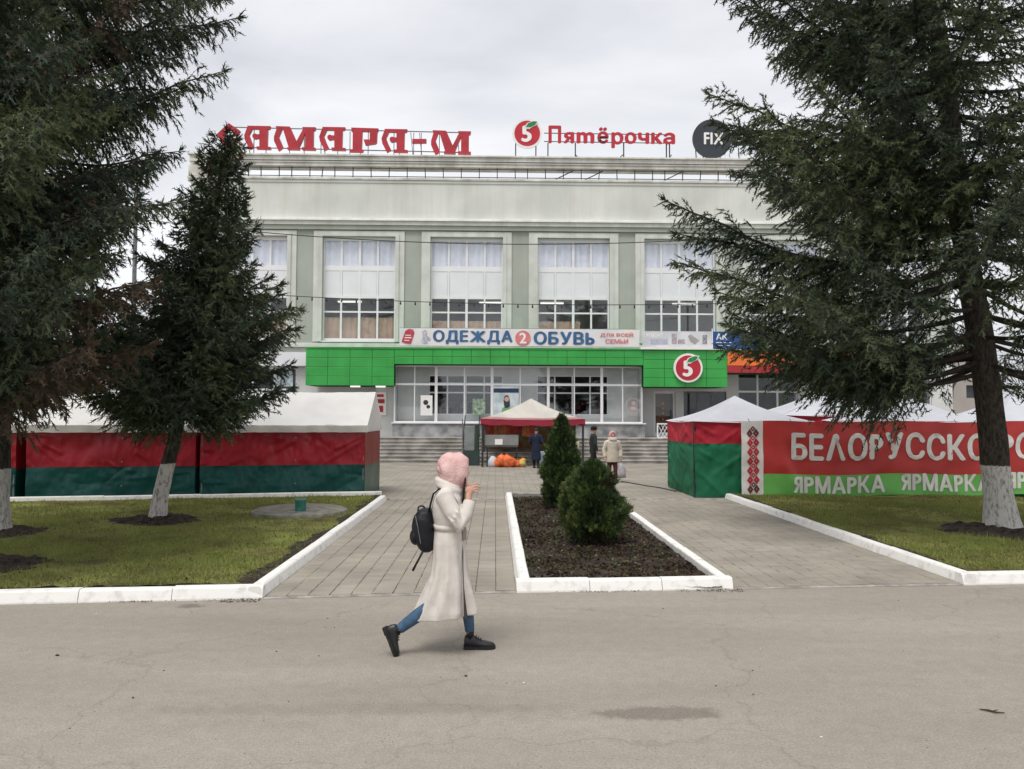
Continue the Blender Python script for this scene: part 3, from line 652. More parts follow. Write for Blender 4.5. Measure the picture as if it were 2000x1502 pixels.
# windows
PWD, RH = 2 * WW / 4, None
def pane_mesh(w, h, m, name='pane'):
    me = MB().box(-w / 2, w / 2, -0.006, 0.006, -h / 2, h / 2).mesh(name); me.materials.append(m); return me
ROWS = [(9.50, 10.74, 'u'), (8.02, 9.24, 'p'), (7.22, 7.86, 'l'), (5.86, 7.14, 'l')]
pmesh = {i: pane_mesh(PWD - 0.11, z1 - z0, {'u': m_glass_u, 'p': m_panelw, 'l': m_glass}[k], 'panel' if k == 'p' else 'pane') for i, (z0, z1, k) in enumerate(ROWS)}
for b, cx in enumerate(BX):
    sur = MB()      # stepped plaster surround
    for o_, i_, d_ in ((0.44, 0.18, 0.075), (0.18, 0.0, 0.13)):
        sur.box(cx - WW - o_, cx - WW - i_ - 0.001, YF - d_, YF, WZ0 - 0.05, WZ1 + o_ * 0.6).box(cx + WW + i_ + 0.001, cx + WW + o_, YF - d_, YF, WZ0 - 0.05, WZ1 + o_ * 0.6)
        sur.box(cx - WW - i_, cx + WW + i_, YF - d_, YF, WZ1 + i_ * 0.6 + 0.001, WZ1 + o_ * 0.6)
    so = sur.build('window_surround', m_trim, bld)
    fr = MB(); yy0, yy1 = YF + 0.16, YF + 0.235
    for k in range(5):
        xx = cx - WW + k * PWD; w = 0.075 if k in (0, 4) else (0.06 if k == 2 else 0.045)
        fr.box(xx - w, xx + w, yy0, yy1, WZ0, WZ1)
    for z0, z1 in ((10.74, 10.92), (9.24, 9.50), (7.86, 8.02), (7.14, 7.22), (5.72, 5.86)): fr.box(cx - WW, cx + WW, yy0 + 0.004, yy1 - 0.004, z0, z1)
    win = fr.build('window', m_pvc, bld)
    MB().box(cx - WW - 0.05, cx + WW + 0.05, YF - 0.1, YF + 0.16, WZ0 - 0.07, WZ0 - 0.005).build('sill', m_pvc, win)
    for i, (z0, z1, k) in enumerate(ROWS):
        for c in range(4):
            link_mesh('panel' if k == 'p' else 'pane', pmesh[i], win, (cx - WW + (c + 0.5) * PWD, YF + (0.19 if k != 'p' else 0.185), (z0 + z1) / 2))
    # curtains inside
    def curt(x0, x1, z0, z1, y, m, nm, amp=0.05, freq=6.0, sd=0):
        n = int((x1 - x0) * 14)
        MB().grid(lambda u, v: (x0 + (x1 - x0) * u, y + amp * math.sin((x0 + (x1 - x0) * u) * freq * math.pi + sd + 1.5 * fbm(u * 4, sd)), z0 + (z1 - z0) * v), n, 1).build(nm, m, bld, smooth=True)
    curt(cx - WW, cx + WW, 9.2, 10.9, YF + 0.30, m_curt_w, 'curtain', 0.04, 5.0, b)
    curt(cx - WW - 0.3, cx + WW + 0.3, 7.9, 9.2, YF + 0.6, m_room, 'spandrel', 0.0)
    if b in (1, 2, 3, 0): curt(cx - WW, cx + WW * (1 if b != 3 else 0.2), 5.7, 6.92 if b < 2 else 6.78, YF + 0.32, m_curt_p, 'curtain', 0.04, 6.5, b + 3)
# upper storey rooms
MB().box(BL + 0.5, BR - 0.5, YF + 3.0, YF + 3.2, 5.1, 11.5).build('inner_wall', m_room, bld)
MB().box(BL + 0.5, BR - 0.5, YF + 0.46, YF + 3.0, 7.92, 8.1).build('ceiling', m_room, bld)
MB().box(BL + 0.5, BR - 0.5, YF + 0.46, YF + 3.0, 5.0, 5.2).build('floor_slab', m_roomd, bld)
rnd = random.Random(8)
lm = MB().box(-0.6, 0.6, -0.06, 0.06, -0.03, 0.03).mesh('ceiling_lamp'); lm.materials.append(m_lamp)
for cx in BX[1:6]:
    for k in range(1): link_mesh('ceiling_lamp', lm, bld, (cx + rnd.uniform(-1.3, 1.3), YF + 1.4 + 1.3 * k, 7.86))
# ---- ground storey: portico canopy in green composite panels
YC = 35.8
gx = lambda px: (px - 968) / 1500 * YC
gz = lambda py: CAM_H + (814 - py) / 1500 * YC
CX0, CX1, CX2, CX3, CX4 = gx(598), gx(770), gx(1258), gx(1424), gx(1795)
CZT, CZB, CZM = 5.14, 3.42, 4.43
can = thing('canopy', (CX0, YC, CZB), 'green panelled portico canopy with a red round fruit logo', 'canopy')
MB().box(CX0, CX1, YC + 0.05, YF - 0.15, CZB + 0.02, CZT - 0.03).box(CX1 + 0.001, CX2 - 0.001, YC + 0.05, YF - 0.15, CZM + 0.02, CZT - 0.03).box(CX2, CX3, YC + 0.05, YF - 0.15, CZB + 0.02, CZT - 0.03).box(CX3 + 0.001, CX4, YC + 0.05, YF - 0.15, gz(727), CZT - 0.03).build('canopy_core', m_greend, can)
MB().box(CX0 - 0.02, CX4 + 0.02, YC - 0.03, YF - 0.1, CZT + 0.002, CZT + 0.05).build('coping', m_green, can)
def panels(x0, x1, z0, z1, nx, nz_, m, jit=1):
    rr = random.Random(int(x0 * 100)); w, h = (x1 - x0) / nx, (z1 - z0) / nz_
    me = MB(); hx, hz = w / 2 - 0.007, h / 2 - 0.007
    me.loft([[(-hx, 0.05, -hz), (hx, 0.05, -hz), (hx, 0.05, hz), (-hx, 0.05, hz)][::-1], [(-hx, 0.008, -hz), (hx, 0.008, -hz), (hx, 0.008, hz), (-hx, 0.008, hz)][::-1],
             [(-hx + 0.01, 0, -hz + 0.01), (hx - 0.01, 0, -hz + 0.01), (hx - 0.01, 0, hz - 0.01), (-hx + 0.01, 0, hz - 0.01)][::-1]], cap=True)
    ms = me.mesh('panel', merge=True); ms.materials.append(m)
    for i in range(nx):
        for j in range(nz_):
            o = link_mesh('panel', ms, can, (x0 + w * (i + 0.5), YC, z0 + h * (j + 0.5))); o.rotation_euler = (rr.uniform(-0.006, 0.006), 0, rr.uniform(-0.004, 0.004))
panels(CX0, CX1, CZB, CZT, 4, 4, m_green)
panels(CX1 + 0.002, CX2 - 0.002, CZM, CZT, 13, 2, m_green)
panels(CX2, CX3, CZB, CZT, 4, 4, m_green)
panels(CX3 + 0.002, gx(1740), gz(714), CZT, 7, 1, m_orange)
panels(CX3 + 0.002, gx(1740), gz(728), gz(714.5), 7, 1, m_red)
panels(gx(1741), CX4, gz(728), CZT, 2, 2, m_green)
# dark soffit with a lit lamp pair
for px in (690, 740): 
    o = MB().box(gx(px) - 0.22, gx(px) + 0.22, YC + 0.55, YC + 0.72, CZB - 0.045, CZB + 0.015).build('soffit_lamp', m_lamp, can)
# logo on the canopy
def fruit_logo(parent, cx, cz, r, y):
    MB().prism(circle(cx, cz, r), y - 0.14, y - 0.02).build('logo_rim', m_signw, parent)
    MB().prism(circle(cx, cz, r * 0.86), y - 0.155, y - 0.139).build('logo_disc', m_redp, parent)
    text_mb('5', cx - r * 0.40, cx + r * 0.30, cz - r * 0.60, cz + r * 0.50, y - 0.175, 0.019, 0.045).build('logo_digit', m_signw, parent)
    lf = [(cx - 0.10 * r, cz + 0.42 * r), (cx + 0.05 * r, cz + 0.66 * r), (cx + 0.40 * r, cz + 0.80 * r), (cx + 0.66 * r, cz + 0.78 * r), (cx + 0.52 * r, cz + 0.55 * r), (cx + 0.22 * r, cz + 0.40 * r)]
    k = 1.28; mx, mz = sum(p[0] for p in lf) / 6, sum(p[1] for p in lf) / 6
    MB().prism([(mx + (x - mx) * k, mz + (z - mz) * k) for x, z in lf], y - 0.185, y - 0.156).build('logo_leaf_border', m_signw, parent)
    MB().prism(lf, y - 0.20, y - 0.1849).build('logo_leaf', m_leafg, parent)
fruit_logo(can, gx(1345), gz(719), 28.5 / 1500 * YC, YC)
# ---- glazed vestibule under the canopy
YV = 36.3
vx = lambda px: (px - 968) / 1500 * YV
TERR = 1.05
ves = thing('shopfront', (vx(770), YV, TERR), 'white framed glazed shopfront with poster under the green canopy', 'shopfront')
VZ0, VZ1, VT = 1.72, 4.40, 3.52
MB().box(vx(768), vx(1260), YV - 0.06, YV + 0.3, TERR - 0.2, VZ0 - 0.055).build('plinth', m_granite, ves)
MB().box(vx(766), vx(1262), YV - 0.14, YV + 0.3, VZ0 - 0.05, VZ0).build('sill', m_pvc, ves)
mull = [(771, .05), (810, .05), (852, .13), (907, .055), (961, .13), (1016, .05), (1071, .13), (1122, .055), (1176, .13), (1217, .05), (1255, .05)]
mb = MB()
for px, w in mull: mb.box(vx(px) - w / 2, vx(px) + w / 2, YV, YV + 0.09, VZ0 + 0.001, VZ1)
fr = mb.build('mullion_frame', m_pvc, ves)
MB().box(vx(771), vx(1255), YV + 0.008, YV + 0.082, VT - 0.045, VT + 0.045).box(vx(771), vx(1255), YV + 0.008, YV + 0.082, VZ1 - 0.06, VZ1 + 0.01).box(vx(771), vx(1255), YV + 0.008, YV + 0.082, VZ0 + 0.002, VZ0 + 0.06).build('transom', m_pvc, ves)
for i in range(len(mull) - 1):
    a, b = vx(mull[i][0]) + mull[i][1] / 2, vx(mull[i + 1][0]) - mull[i + 1][1] / 2
    for z0, z1 in ((VZ0 + 0.06, VT - 0.045), (VT + 0.045, VZ1 - 0.06)):
        MB().box(a, b, YV + 0.04, YV + 0.05, z0, z1).build('pane', m_glass_s, ves)
MB().box(vx(771), vx(771) + 0.06, YV + 0.09, YF, TERR, VZ1).box(vx(1255) - 0.06, vx(1255), YV + 0.09, YF, TERR, VZ1).build('side_wall', m_pglass, ves)
# inner windows behind it: white bars, dark shop behind
YI = YV + 0.62
MB().wall(vx(771) + 0.07, vx(1255) - 0.07, TERR, VZ1, YI, YI + 0.1, INW).build('back_wall', m_pglass, ves)
for x0, x1, z0, z1 in INW:
    mb = MB(); w = (x1 - x0) / 4
    for k in range(5): mb.box(x0 + w * k - 0.035, x0 + w * k + 0.035, YI + 0.03, YI + 0.08, z0, z1)
    for z in (z0, z0 + 1.05, z0 + 1.5, z1): mb.box(x0, x1, YI + 0.034, YI + 0.076, z - 0.035, z + 0.035)
    iw = mb.build('inner_window', m_pvc, bld)
    for k in range(4):
        for za, zb in ((z0 + 0.035, z0 + 1.015), (z0 + 1.085, z0 + 1.465), (z0 + 1.535, z1 - 0.035)):
            MB().box(x0 + w * k + 0.035, x0 + w * (k + 1) - 0.035, YI + 0.05, YI + 0.056, za, zb).build('pane', m_glass_s, iw)
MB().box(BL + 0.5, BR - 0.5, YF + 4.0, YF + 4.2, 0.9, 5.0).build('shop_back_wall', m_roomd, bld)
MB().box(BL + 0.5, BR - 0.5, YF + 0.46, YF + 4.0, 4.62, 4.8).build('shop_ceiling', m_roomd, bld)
MB().box(BL + 0.5, BR - 0.5, YF + 0.46, YF + 4.0, 0.85, 1.04).build('shop_floor', m_room, bld)
for cx, k in ((-2.4, 0), (-1.0, 1), (3.3, 0), (4.6, 1), (9.9, 0), (-7.2, 1)): link_mesh('ceiling_lamp', lm, bld, (cx, YF + 1.5 + 1.3 * k, 4.56))
# goods on shelves seen through the inner windows
rnd = random.Random(12)
gm = [mat('goods_%d' % i, c, rough=0.6) for i, c in enumerate([(0.05, 0.22, 0.07), (0.5, 0.5, 0.46), (0.35, 0.05, 0.05), (0.45, 0.33, 0.08), (0.08, 0.12, 0.3), (0.03, 0.03, 0.03)])]
for xs in (-2.6, -1.2, 2.6, 4.2, 5.0):
    sh = MB()
    for z in (1.06, 1.5, 1.95, 2.4): sh.box(xs - 0.65, xs + 0.65, YF + 1.5, YF + 1.9, z, z + 0.04)
    sh.box(xs - 0.66, xs + 0.66, YF + 1.9, YF + 1.94, 1.05, 2.8)
    t = thing('shop_shelf', (xs, YF + 1.7, 1.05), 'dim store shelf of packets behind the %s inner window' % {-2.6: 'left part of the left', -1.2: 'right part of the left', 2.6: 'left part of the right', 4.2: 'middle of the right', 5.0: 'right end of the right'}[xs], 'shelf', 'shelves inside the shop')
    sh.build('rack', m_greysteel, t)
    for q in range(6):
        g_ = MB()
        for z in (1.1, 1.54, 1.99, 2.44):
            x = xs - 0.6 + 0.2 * q
            g_.box(x, x + 0.17, YF + 1.52, YF + 1.8, z, z + rnd.uniform(0.18, 0.34))
        g_.build('packets', gm[rnd.randrange(6)], t)
# poster with a dark-haired figure, posters and stickers on the glass
po = thing('poster', (vx(989), YV, 2.1), 'pale poster with a dark-haired portrait and navy strip on the shopfront glass', 'poster')
MB().box(vx(964), vx(1013), YV - 0.012, YV - 0.004, 1.98, 3.44).build('sheet', mat('poster_paper', (0.50, 0.62, 0.66), var=0.2, scale=2.5, col2=(0.68, 0.74, 0.75)), po)
MB().box(vx(964), vx(1013), YV - 0.018, YV - 0.0125, 3.14, 3.34).build('title_strip', mat('poster_navy', (0.03, 0.05, 0.10)), po)
hx = vx(990)
MB().prism([(hx - .13, 2.55), (hx - .16, 2.75), (hx - .12, 2.95), (hx - .03, 3.03), (hx + .07, 3.0), (hx + .13, 2.85), (hx + .15, 2.5), (hx + .06, 2.42), (hx - .1, 2.42)], YV - 0.018, YV - 0.0125).build('hair', m_dark, po)
MB().prism(circle(hx - 0.005, 2.83, 0.115, 20), YV - 0.021, YV - 0.0185).build('face', mat('print_skin', (0.55, 0.36, 0.28)), po)
MB().prism([(hx - .3, 2.0), (hx - .22, 2.4), (hx - .05, 2.5), (hx + .06, 2.5), (hx + .2, 2.42), (hx + .28, 2.0)], YV - 0.0165, YV - 0.0122).build('shirt', mat('print_green', (0.18, 0.42, 0.18)), po)
st = thing('window_notice', (vx(830), YV, 2.1), 'white notice sheet with grey pictures on the left shopfront pane', 'poster')
MB().box(vx(822), vx(845), YV - 0.01, YV - 0.004, 2.05, 3.0).build('sheet', m_signw, st)
MB().prism(circle(vx(832), 2.66, 0.12, 16), YV - 0.015, YV - 0.0105).prism(circle(vx(837), 2.46, 0.09, 16), YV - 0.015, YV - 0.0105).build('print', m_dark, st)
dc = thing('round_decal', (vx(1238), YV, 2.5), 'faded pink ring decal on the right shopfront pane', 'decal')
ring = MB()
for k in range(40):
    a, b = 2 * math.pi * k / 40, 2 * math.pi * (k + 1) / 40
    for r0, r1 in ((0.34, 0.37),): 
        ring.add([(vx(1238) + r * math.cos(t), YV - 0.008, 2.55 + r * math.sin(t)) for r, t in ((r0, a), (r1, a), (r1, b), (r0, b))], [(0, 1, 2, 3)])
ring.prism(circle(vx(1238), 2.66, 0.1, 16), YV - 0.009, YV - 0.006).prism([(vx(1238) - .2, 2.35), (vx(1238) + .2, 2.35), (vx(1238) + .1, 2.5), (vx(1238) - .1, 2.5)], YV - 0.009, YV - 0.006)
ring.build('decal', mat('faded_pink', (0.52, 0.36, 0.36)), dc)
dp = thing('green_poster', (vx(935), YV, 2.2), 'green leaflet poster standing behind the shopfront glass near the middle', 'poster')
MB().box(vx(923), vx(948), YV + 0.2, YV + 0.21, 2.1, 2.85).build('sheet', mat('leaflet', (0.10, 0.30, 0.10), var=0.5, scale=6, col2=(0.5, 0.6, 0.45)), dp)
# entrance doors right and left
for i, (dx, px0) in enumerate(((8.4, 0),)):
    d = thing('entrance_door', (dx, YF, TERR), 'glazed entrance door with small warm decorations right of the shopfront', 'door')
    MB().box(dx - 0.55, dx - 0.44, YF + 0.1, YF + 0.18, 1.06, 3.3).box(dx + 0.44, dx + 0.55, YF + 0.1, YF + 0.18, 1.06, 3.3).box(dx - 0.44, dx + 0.44, YF + 0.1, YF + 0.18, 3.18, 3.3).box(dx - 0.44, dx + 0.44, YF + 0.1, YF + 0.18, 1.06, 1.24).build('frame', m_pvc, d)
    MB().box(dx - 0.44, dx + 0.44, YF + 0.13, YF + 0.145, 1.24, 3.18).build('pane', m_glass_s, d)
    MB().box(dx - 0.4, dx + 0.4, YF + 0.5, YF + 0.56, 1.1, 3.2).build('inner_leaf', mat('brown_leaf', (0.16, 0.11, 0.07)), d)
    for z, r in ((2.2, .06), (2.45, .05), (2.7, .07), (1.9, .05)): MB().ell((dx, YF + 0.4, z), (r, .03, r), 10, 6).build('bauble', mat('warm_bauble', (0.7, 0.42, 0.12), rough=0.3), d)
    MB().bar((dx + 0.36, YF + 0.05, 1.9), (dx + 0.36, YF + 0.05, 2.4), 0.035).build('handle', m_greysteel, d)
dw = MB(); 
for x in (9.35, 10.07, 10.8, 11.5): dw.box(x - 0.05, x + 0.05, YF + 0.1, YF + 0.17, 1.35, 3.3)
dw.box(9.35, 11.5, YF + 0.104, YF + 0.166, 3.2, 3.3).box(9.35, 11.5, YF + 0.104, YF + 0.166, 1.35, 1.45)
ew = dw.build('entrance_window', m_greysteel, bld)
for x0, x1 in ((9.4, 10.02), (10.12, 10.75), (10.85, 11.45)): MB().box(x0, x1, YF + 0.13, YF + 0.14, 1.45, 3.2).build('pane', m_glass_s, ew)
for x0, x1, z0, z1 in GH:
    mb = MB(); n = max(2, round((x1 - x0) / 1.05)); w = (x1 - x0) / n
    for k in range(n + 1): mb.box(x0 + w * k - 0.045, x0 + w * k + 0.045, YF + 0.1, YF + 0.17, z0, z1)
    for z in (z0, 3.3, z1): mb.box(x0, x1, YF + 0.104, YF + 0.166, z - 0.045, z + 0.045)
    sw = mb.build('shop_window', m_pvc, bld)
    for k in range(n):
        for za, zb in ((z0 + .045, 3.255), (3.345, z1 - .045)): MB().box(x0 + w * k + .045, x0 + w * (k + 1) - .045, YF + 0.13, YF + 0.14, za, zb).build('pane', m_glass_s, sw)
# white fascia and window stickers left of the canopy
MB().box(BL - 0.02, CX0 - 0.03, YF - 0.35, YF - 0.11, 4.45, 5.12).build('fascia', m_panelw, bld)
for x0, x1, z0, z1, m_, lb in ((-10.9, -10.0, 3.45, 4.2, mat('sticker_pale', (0.45, 0.52, 0.56), var=0.4, scale=5), 'pale window sticker sheet left of the green canopy, upper'), (-10.9, -10.0, 2.3, 3.15, mat('sticker_navy', (0.09, 0.13, 0.24), var=0.5, scale=6, col2=(0.35, 0.42, 0.5)), 'navy window sticker sheet left of the green canopy, lower')):
    t = thing('window_sticker', (x0, YF, z0), lb, 'poster'); MB().box(x0, x1, YF + 0.08, YF + 0.09, z0, z1).build('sheet', m_, t)
# notice board with red print beside the left entrance
nb = thing('notice_board', (-5.75, YF - 1.1, 2.0), 'white board with dark red lettering beside the left tents', 'sign')
MB().box(-5.72, -5.22, YF - 1.2, YF - 1.14, 2.05, 3.15).build('board', m_signw, nb)
MB().box(-5.66, -5.30, YF - 1.21, YF - 1.201, 2.62, 2.82).box(-5.66, -5.34, YF - 1.21, YF - 1.201, 2.92, 3.05).box(-5.60, -5.36, YF - 1.21, YF - 1.201, 2.2, 2.5).build('print', m_red, nb)
MB().box(-5.72, -4.84, YF - 1.13, YF - 0.02, TERR, CZB).build('pillar', m_pglass, bld)
# ---- steps and terrace
stp = thing('stairs', (0, 33.0, 0), 'wide worn stone stairs up to the store entrance terrace', 'stairs')
SX0, SX1 = -13.5, 19.0
for i in range(7):
    z0, z1 = TERR / 7 * i, TERR / 7 * (i + 1); y0 = 33.0 + 0.33 * i
    MB().box(SX0, SX1, y0 + 0.03, 35.4, max(0.0, z0 - 0.01), z1 - 0.045).box(SX0 - 0.02, SX1 + 0.02, y0, y0 + 0.36, z1 - 0.044, z1).build('step', m_step, stp, bevel=0.008)
ter = MB().box(SX0 - 2, BR + 2, 35.3, YF + 0.1, 0, TERR - 0.003).build('terrace', m_step); ter['kind'] = 'structure'
# stair handrail and ramp lattice
rl = thing('handrail', (7.9, 34.5, 0), 'white lattice railing panel in front of the right entrance door', 'railing')
mb = MB()
for k in range(9):
    x = 7.55 + 0.16 * k; mb.bar((x, 35.6, TERR + 0.02), (x + 0.32, 35.6, TERR + 0.62), 0.03); mb.bar((x + 0.32, 35.63, TERR + 0.02), (x, 35.63, TERR + 0.62), 0.03)
mb.build('lattice', m_pvc, rl)
MB().box(7.5, 9.25, 35.57, 35.66, TERR + 0.62, TERR + 0.68).box(7.5, 9.25, 35.57, 35.66, TERR, TERR + 0.05).box(7.5, 7.56, 35.575, 35.655, TERR, TERR + 0.66).box(9.2, 9.26, 35.575, 35.655, TERR, TERR + 0.66).build('frame', m_pvc, rl)
for px, nm in ((905, 'near'), (935, 'far')):
    x = (px - 968) / 1500 * 33.2
    r = thing('stair_rail', (x, 33.2, 0), 'dark steel stair rail %s the left of the fruit stall' % ('just outside' if nm == 'near' else 'closest to'), 'railing', 'stair rails')
    MB().tube([(x, 33.05, 0), (x, 33.05, 1.0), (x, 35.3, 2.05), (x, 35.3, 1.05)], 0.025, 8).bar((x, 34.1, 0.5), (x, 34.1, 1.5), 0.035).build('rail', m_steel, r)
# ---- banners above the canopy
YBN = YC - 0.05
bx_ = lambda px: (px - 968) / 1500 * YBN
bz_ = lambda py: CAM_H + (813.5 - py) / 1500 * YBN
bn = thing('clothes_banner', (bx_(780), YBN, bz_(677)), 'long white banner with large blue lettering and a red price tag above the canopy', 'banner')
MB().grid(lambda u, v: (bx_(780) + (bx_(1250) - bx_(780)) * u, YBN + 0.012 * math.sin(u * 60) * math.sin(v * 3), bz_(677.5) + (bz_(643) - bz_(677.5)) * v), 60, 3).build('sheet', mat('banner_white', (0.70, 0.72, 0.74), rough=0.5, var=0.08, scale=0.9, col2=(0.78, 0.74, 0.72)), bn)
MB().box(bx_(780), bx_(1250), YBN + 0.03, YBN + 0.06, bz_(643), bz_(642)).box(bx_(780), bx_(1250), YBN + 0.03, YBN + 0.06, bz_(678), bz_(677)).build('batten', m_greysteel, bn)
m_blue = mat('banner_blue', (0.045, 0.13, 0.27), rough=0.5, var=0.2, scale=3)
m_tagred = mat('tag_red', (0.46, 0.06, 0.08), rough=0.5, var=0.2, scale=5)
m_pink = mat('pale_red_print', (0.62, 0.20, 0.20), rough=0.5, var=0.15, scale=4)
text_mb('ОДЕЖДА', bx_(845), bx_(1001), bz_(674), bz_(646.5), YBN - 0.022, 0.006, 0.045).build('lettering', m_blue, bn)
text_mb('ОБУВЬ', bx_(1042), bx_(1162), bz_(674), bz_(648), YBN - 0.022, 0.006, 0.045).build('lettering', m_blue, bn)
MB().prism(circle(bx_(1021), bz_(661.5), 15 / 1500 * YBN), YBN - 0.024, YBN - 0.016).build('disc', m_pink, bn)
text_mb('2', bx_(1014), bx_(1028), bz_(672), bz_(651), YBN - 0.03, 0.005, 0.03).build('lettering', m_signw, bn)
text_mb('ДЛЯ ВСЕЙ', bx_(1173), bx_(1238), bz_(658.5), bz_(649), YBN - 0.022, 0.006, 0.03).build('lettering', m_pink, bn)
text_mb('СЕМЬИ', bx_(1183), bx_(1228), bz_(671), bz_(662), YBN - 0.022, 0.006, 0.03).build('lettering', m_pink, bn)
MB().prism([(bx_(a), bz_(b)) for a, b in ((784, 670), (791, 649), (798, 644.5), (806, 646), (809, 652), (802, 674), (793, 673))], YBN - 0.024, YBN - 0.017).build('price_tag', m_tagred, bn)
MB().box(bx_(790), bx_(803), YBN - 0.03, YBN - 0.0245, bz_(663), bz_(661)).box(bx_(791), bx_(802), YBN - 0.03, YBN - 0.0245, bz_(658), bz_(656.5)).box(bx_(789), bx_(799), YBN - 0.03, YBN - 0.0245, bz_(668), bz_(666.5)).build('tag_print', m_signw, bn)
MB().prism([(bx_(a), bz_(b)) for a, b in ((823, 668), (826, 658), (824, 650), (829, 646), (833, 650), (832, 657), (840, 662), (838, 667), (833, 664), (834, 672), (826, 673))], YBN - 0.021, YBN - 0.015).build('figure_print', mat('grey_print', (0.42, 0.44, 0.50), var=0.3, scale=9), bn)
b2 = thing('repair_banner', (bx_(1255), YBN, bz_(679)), 'pale grey banner with small appliance pictures right of the clothes banner', 'banner')
MB().box(bx_(1256), bx_(1393), YBN, YBN + 0.02, bz_(677), bz_(646)).build('sheet', mat('banner_pale', (0.55, 0.57, 0.62), var=0.08, scale=1.2, col2=(0.74, 0.74, 0.75)), b2)
MB().box(bx_(1252), bx_(1395), YBN - 0.06, YBN + 0.06, bz_(682), bz_(677.5)).build('ledge', m_signw, b2)
text_mb('РЕМОНТ', bx_(1264), bx_(1297), bz_(659), bz_(650), YBN - 0.008, 0.006, 0.03).build('lettering', m_signw, b2)
MB().box(bx_(1272), bx_(1306), YBN - 0.006, YBN - 0.001, bz_(672), bz_(661.5)).build('print', mat('lilac_print', (0.44, 0.46, 0.56)), b2)
MB().box(bx_(1314), bx_(1324), YBN - 0.006, YBN - 0.001, bz_(671), bz_(651)).box(bx_(1326), bx_(1340), YBN - 0.006, YBN - 0.001, bz_(671), bz_(662)).build('print', mat('mauve_print', (0.42, 0.36, 0.42), var=0.3, scale=8), b2)
MB().prism([(bx_(a), bz_(b)) for a, b in ((1346, 655), (1352, 652), (1369, 664), (1360, 672), (1351, 666))], YBN - 0.006, YBN - 0.001).build('print', mat('grey_item', (0.40, 0.39, 0.36)), b2)
MB().box(bx_(1375), bx_(1384), YBN - 0.006, YBN - 0.001, bz_(671), bz_(653)).build('print', mat('grey_item2', (0.30, 0.30, 0.31), var=0.4, scale=12), b2)
b3 = thing('blue_banner', (bx_(1396), YBN, bz_(681)), 'blue banner with white letters partly behind the right spruce', 'banner')
MB().box(bx_(1396), bx_(1495), YBN, YBN + 0.02, bz_(680), bz_(646)).build('sheet', mat('banner_navy', (0.025, 0.085, 0.27), rough=0.45), b3)
MB().box(bx_(1395.6), bx_(1496), YBN - 0.002, YBN + 0.03, bz_(682), bz_(680.2)).build('frame_rail', m_signw, b3); MB().box(bx_(1393.6), bx_(1395.5), YBN - 0.002, YBN + 0.03, bz_(682), bz_(640)).build('frame_post', m_signw, b3)
text_mb('АК', bx_(1402), bx_(1424), bz_(662), bz_(650), YBN - 0.008, 0.006, 0.03).build('lettering', m_signw, b3)
MB().box(bx_(1402), bx_(1432), YBN - 0.006, YBN - 0.001, bz_(668.5), bz_(667)).box(bx_(1405), bx_(1430), YBN - 0.006, YBN - 0.001, bz_(674), bz_(673)).build('print', m_panelw, b3)

# ---- roof signs
YS = 38.5; K = YS / 1500
sx = lambda px: (px - 968) * K
sz = lambda px, py: CAM_H + (812 + 0.0085 * (px - 968) - py) * K      # straighten the sign's slight fall to the right
ZB = 15.02
def Z1(zx, zy): px, py = zx / 3.3333 + 350, zy / 3.3333 + 180; return (sx(px), sz(px, py))
A_ = [[(428, 203), (577, 205), (572, 224), (432, 222)], [(505, 205), (560, 207), (558, 345), (508, 345)], [(490, 340), (580, 343), (580, 358), (490, 356)],
      [(430, 205), (464, 206), (438, 262), (452, 300), (472, 342), (444, 358), (414, 300), (408, 268)], [(478 + 17 * math.cos(t * .5236), 272 + 17 * math.sin(t * .5236)) for t in range(12)], [(485, 260), (506, 260), (506, 285), (485, 285)]]
M_ = [[(622, 208), (657, 208), (632, 275), (662, 345), (632, 368), (602, 302), (602, 275)], [(612, 205), (702, 208), (698, 226), (616, 222)], [(655, 210), (705, 210), (764, 340), (762, 360), (702, 358)],
      [(745, 312), (796, 214), (814, 228), (764, 345)], [(785, 211), (872, 212), (868, 232), (790, 228)], [(805, 215), (858, 215), (858, 350), (805, 350)], [(785, 345), (872, 348), (872, 362), (785, 360)], [(690, 346), (768, 346), (768, 360), (690, 358)]]
P_ = [[(1105, 213), (1282, 218), (1280, 238), (1105, 235)], [(1115, 218), (1178, 218), (1174, 372), (1115, 370)], [(1098, 357), (1186, 360), (1182, 375), (1098, 373)], [(1226, 225), (1276, 225), (1272, 312), (1226, 312)], [(1186, 292), (1274, 294), (1266, 318), (1198, 328)]]
C_ = [[(305, 185), (222, 268), (268, 272), (316, 228)], [(305, 185), (380, 236), (364, 266), (340, 258), (312, 228)], [(224, 262), (300, 354), (330, 322), (266, 262)], [(298, 352), (372, 296), (350, 282), (314, 306)]]
D_ = [[(1505, 287), (1597, 287), (1597, 312), (1505, 314)]]
def shift(polys, dx, dy, kx=1.0, x0=0): return [[(x0 + (x - x0) * kx + dx, y + dy) for x, y in p] for p in polys]
letters = [C_, A_, M_, shift(A_, 488, 6), P_, shift(A_, 895, 18), D_, shift(M_, 1026, 24, 0.97, 602)]
rs = thing('roof_sign', (sx(418), YS, ZB), 'rooftop sign of large red old-style letters on a steel frame', 'sign')
for L_ in letters:
    mb = MB()
    for k, p in enumerate(L_): mb.prism([Z1(*q) for q in p], YS - 0.10 - 0.003 * k, YS + 0.10 + 0.003 * k)
    mb.build('letter', m_red, rs)
mb = MB()
for zy in (207, 340): a, b = Z1(330, zy - 6), Z1(1870, zy + 26); mb.bar((a[0], YS + 0.17, a[1]), (b[0], YS + 0.17, b[1]), 0.05)
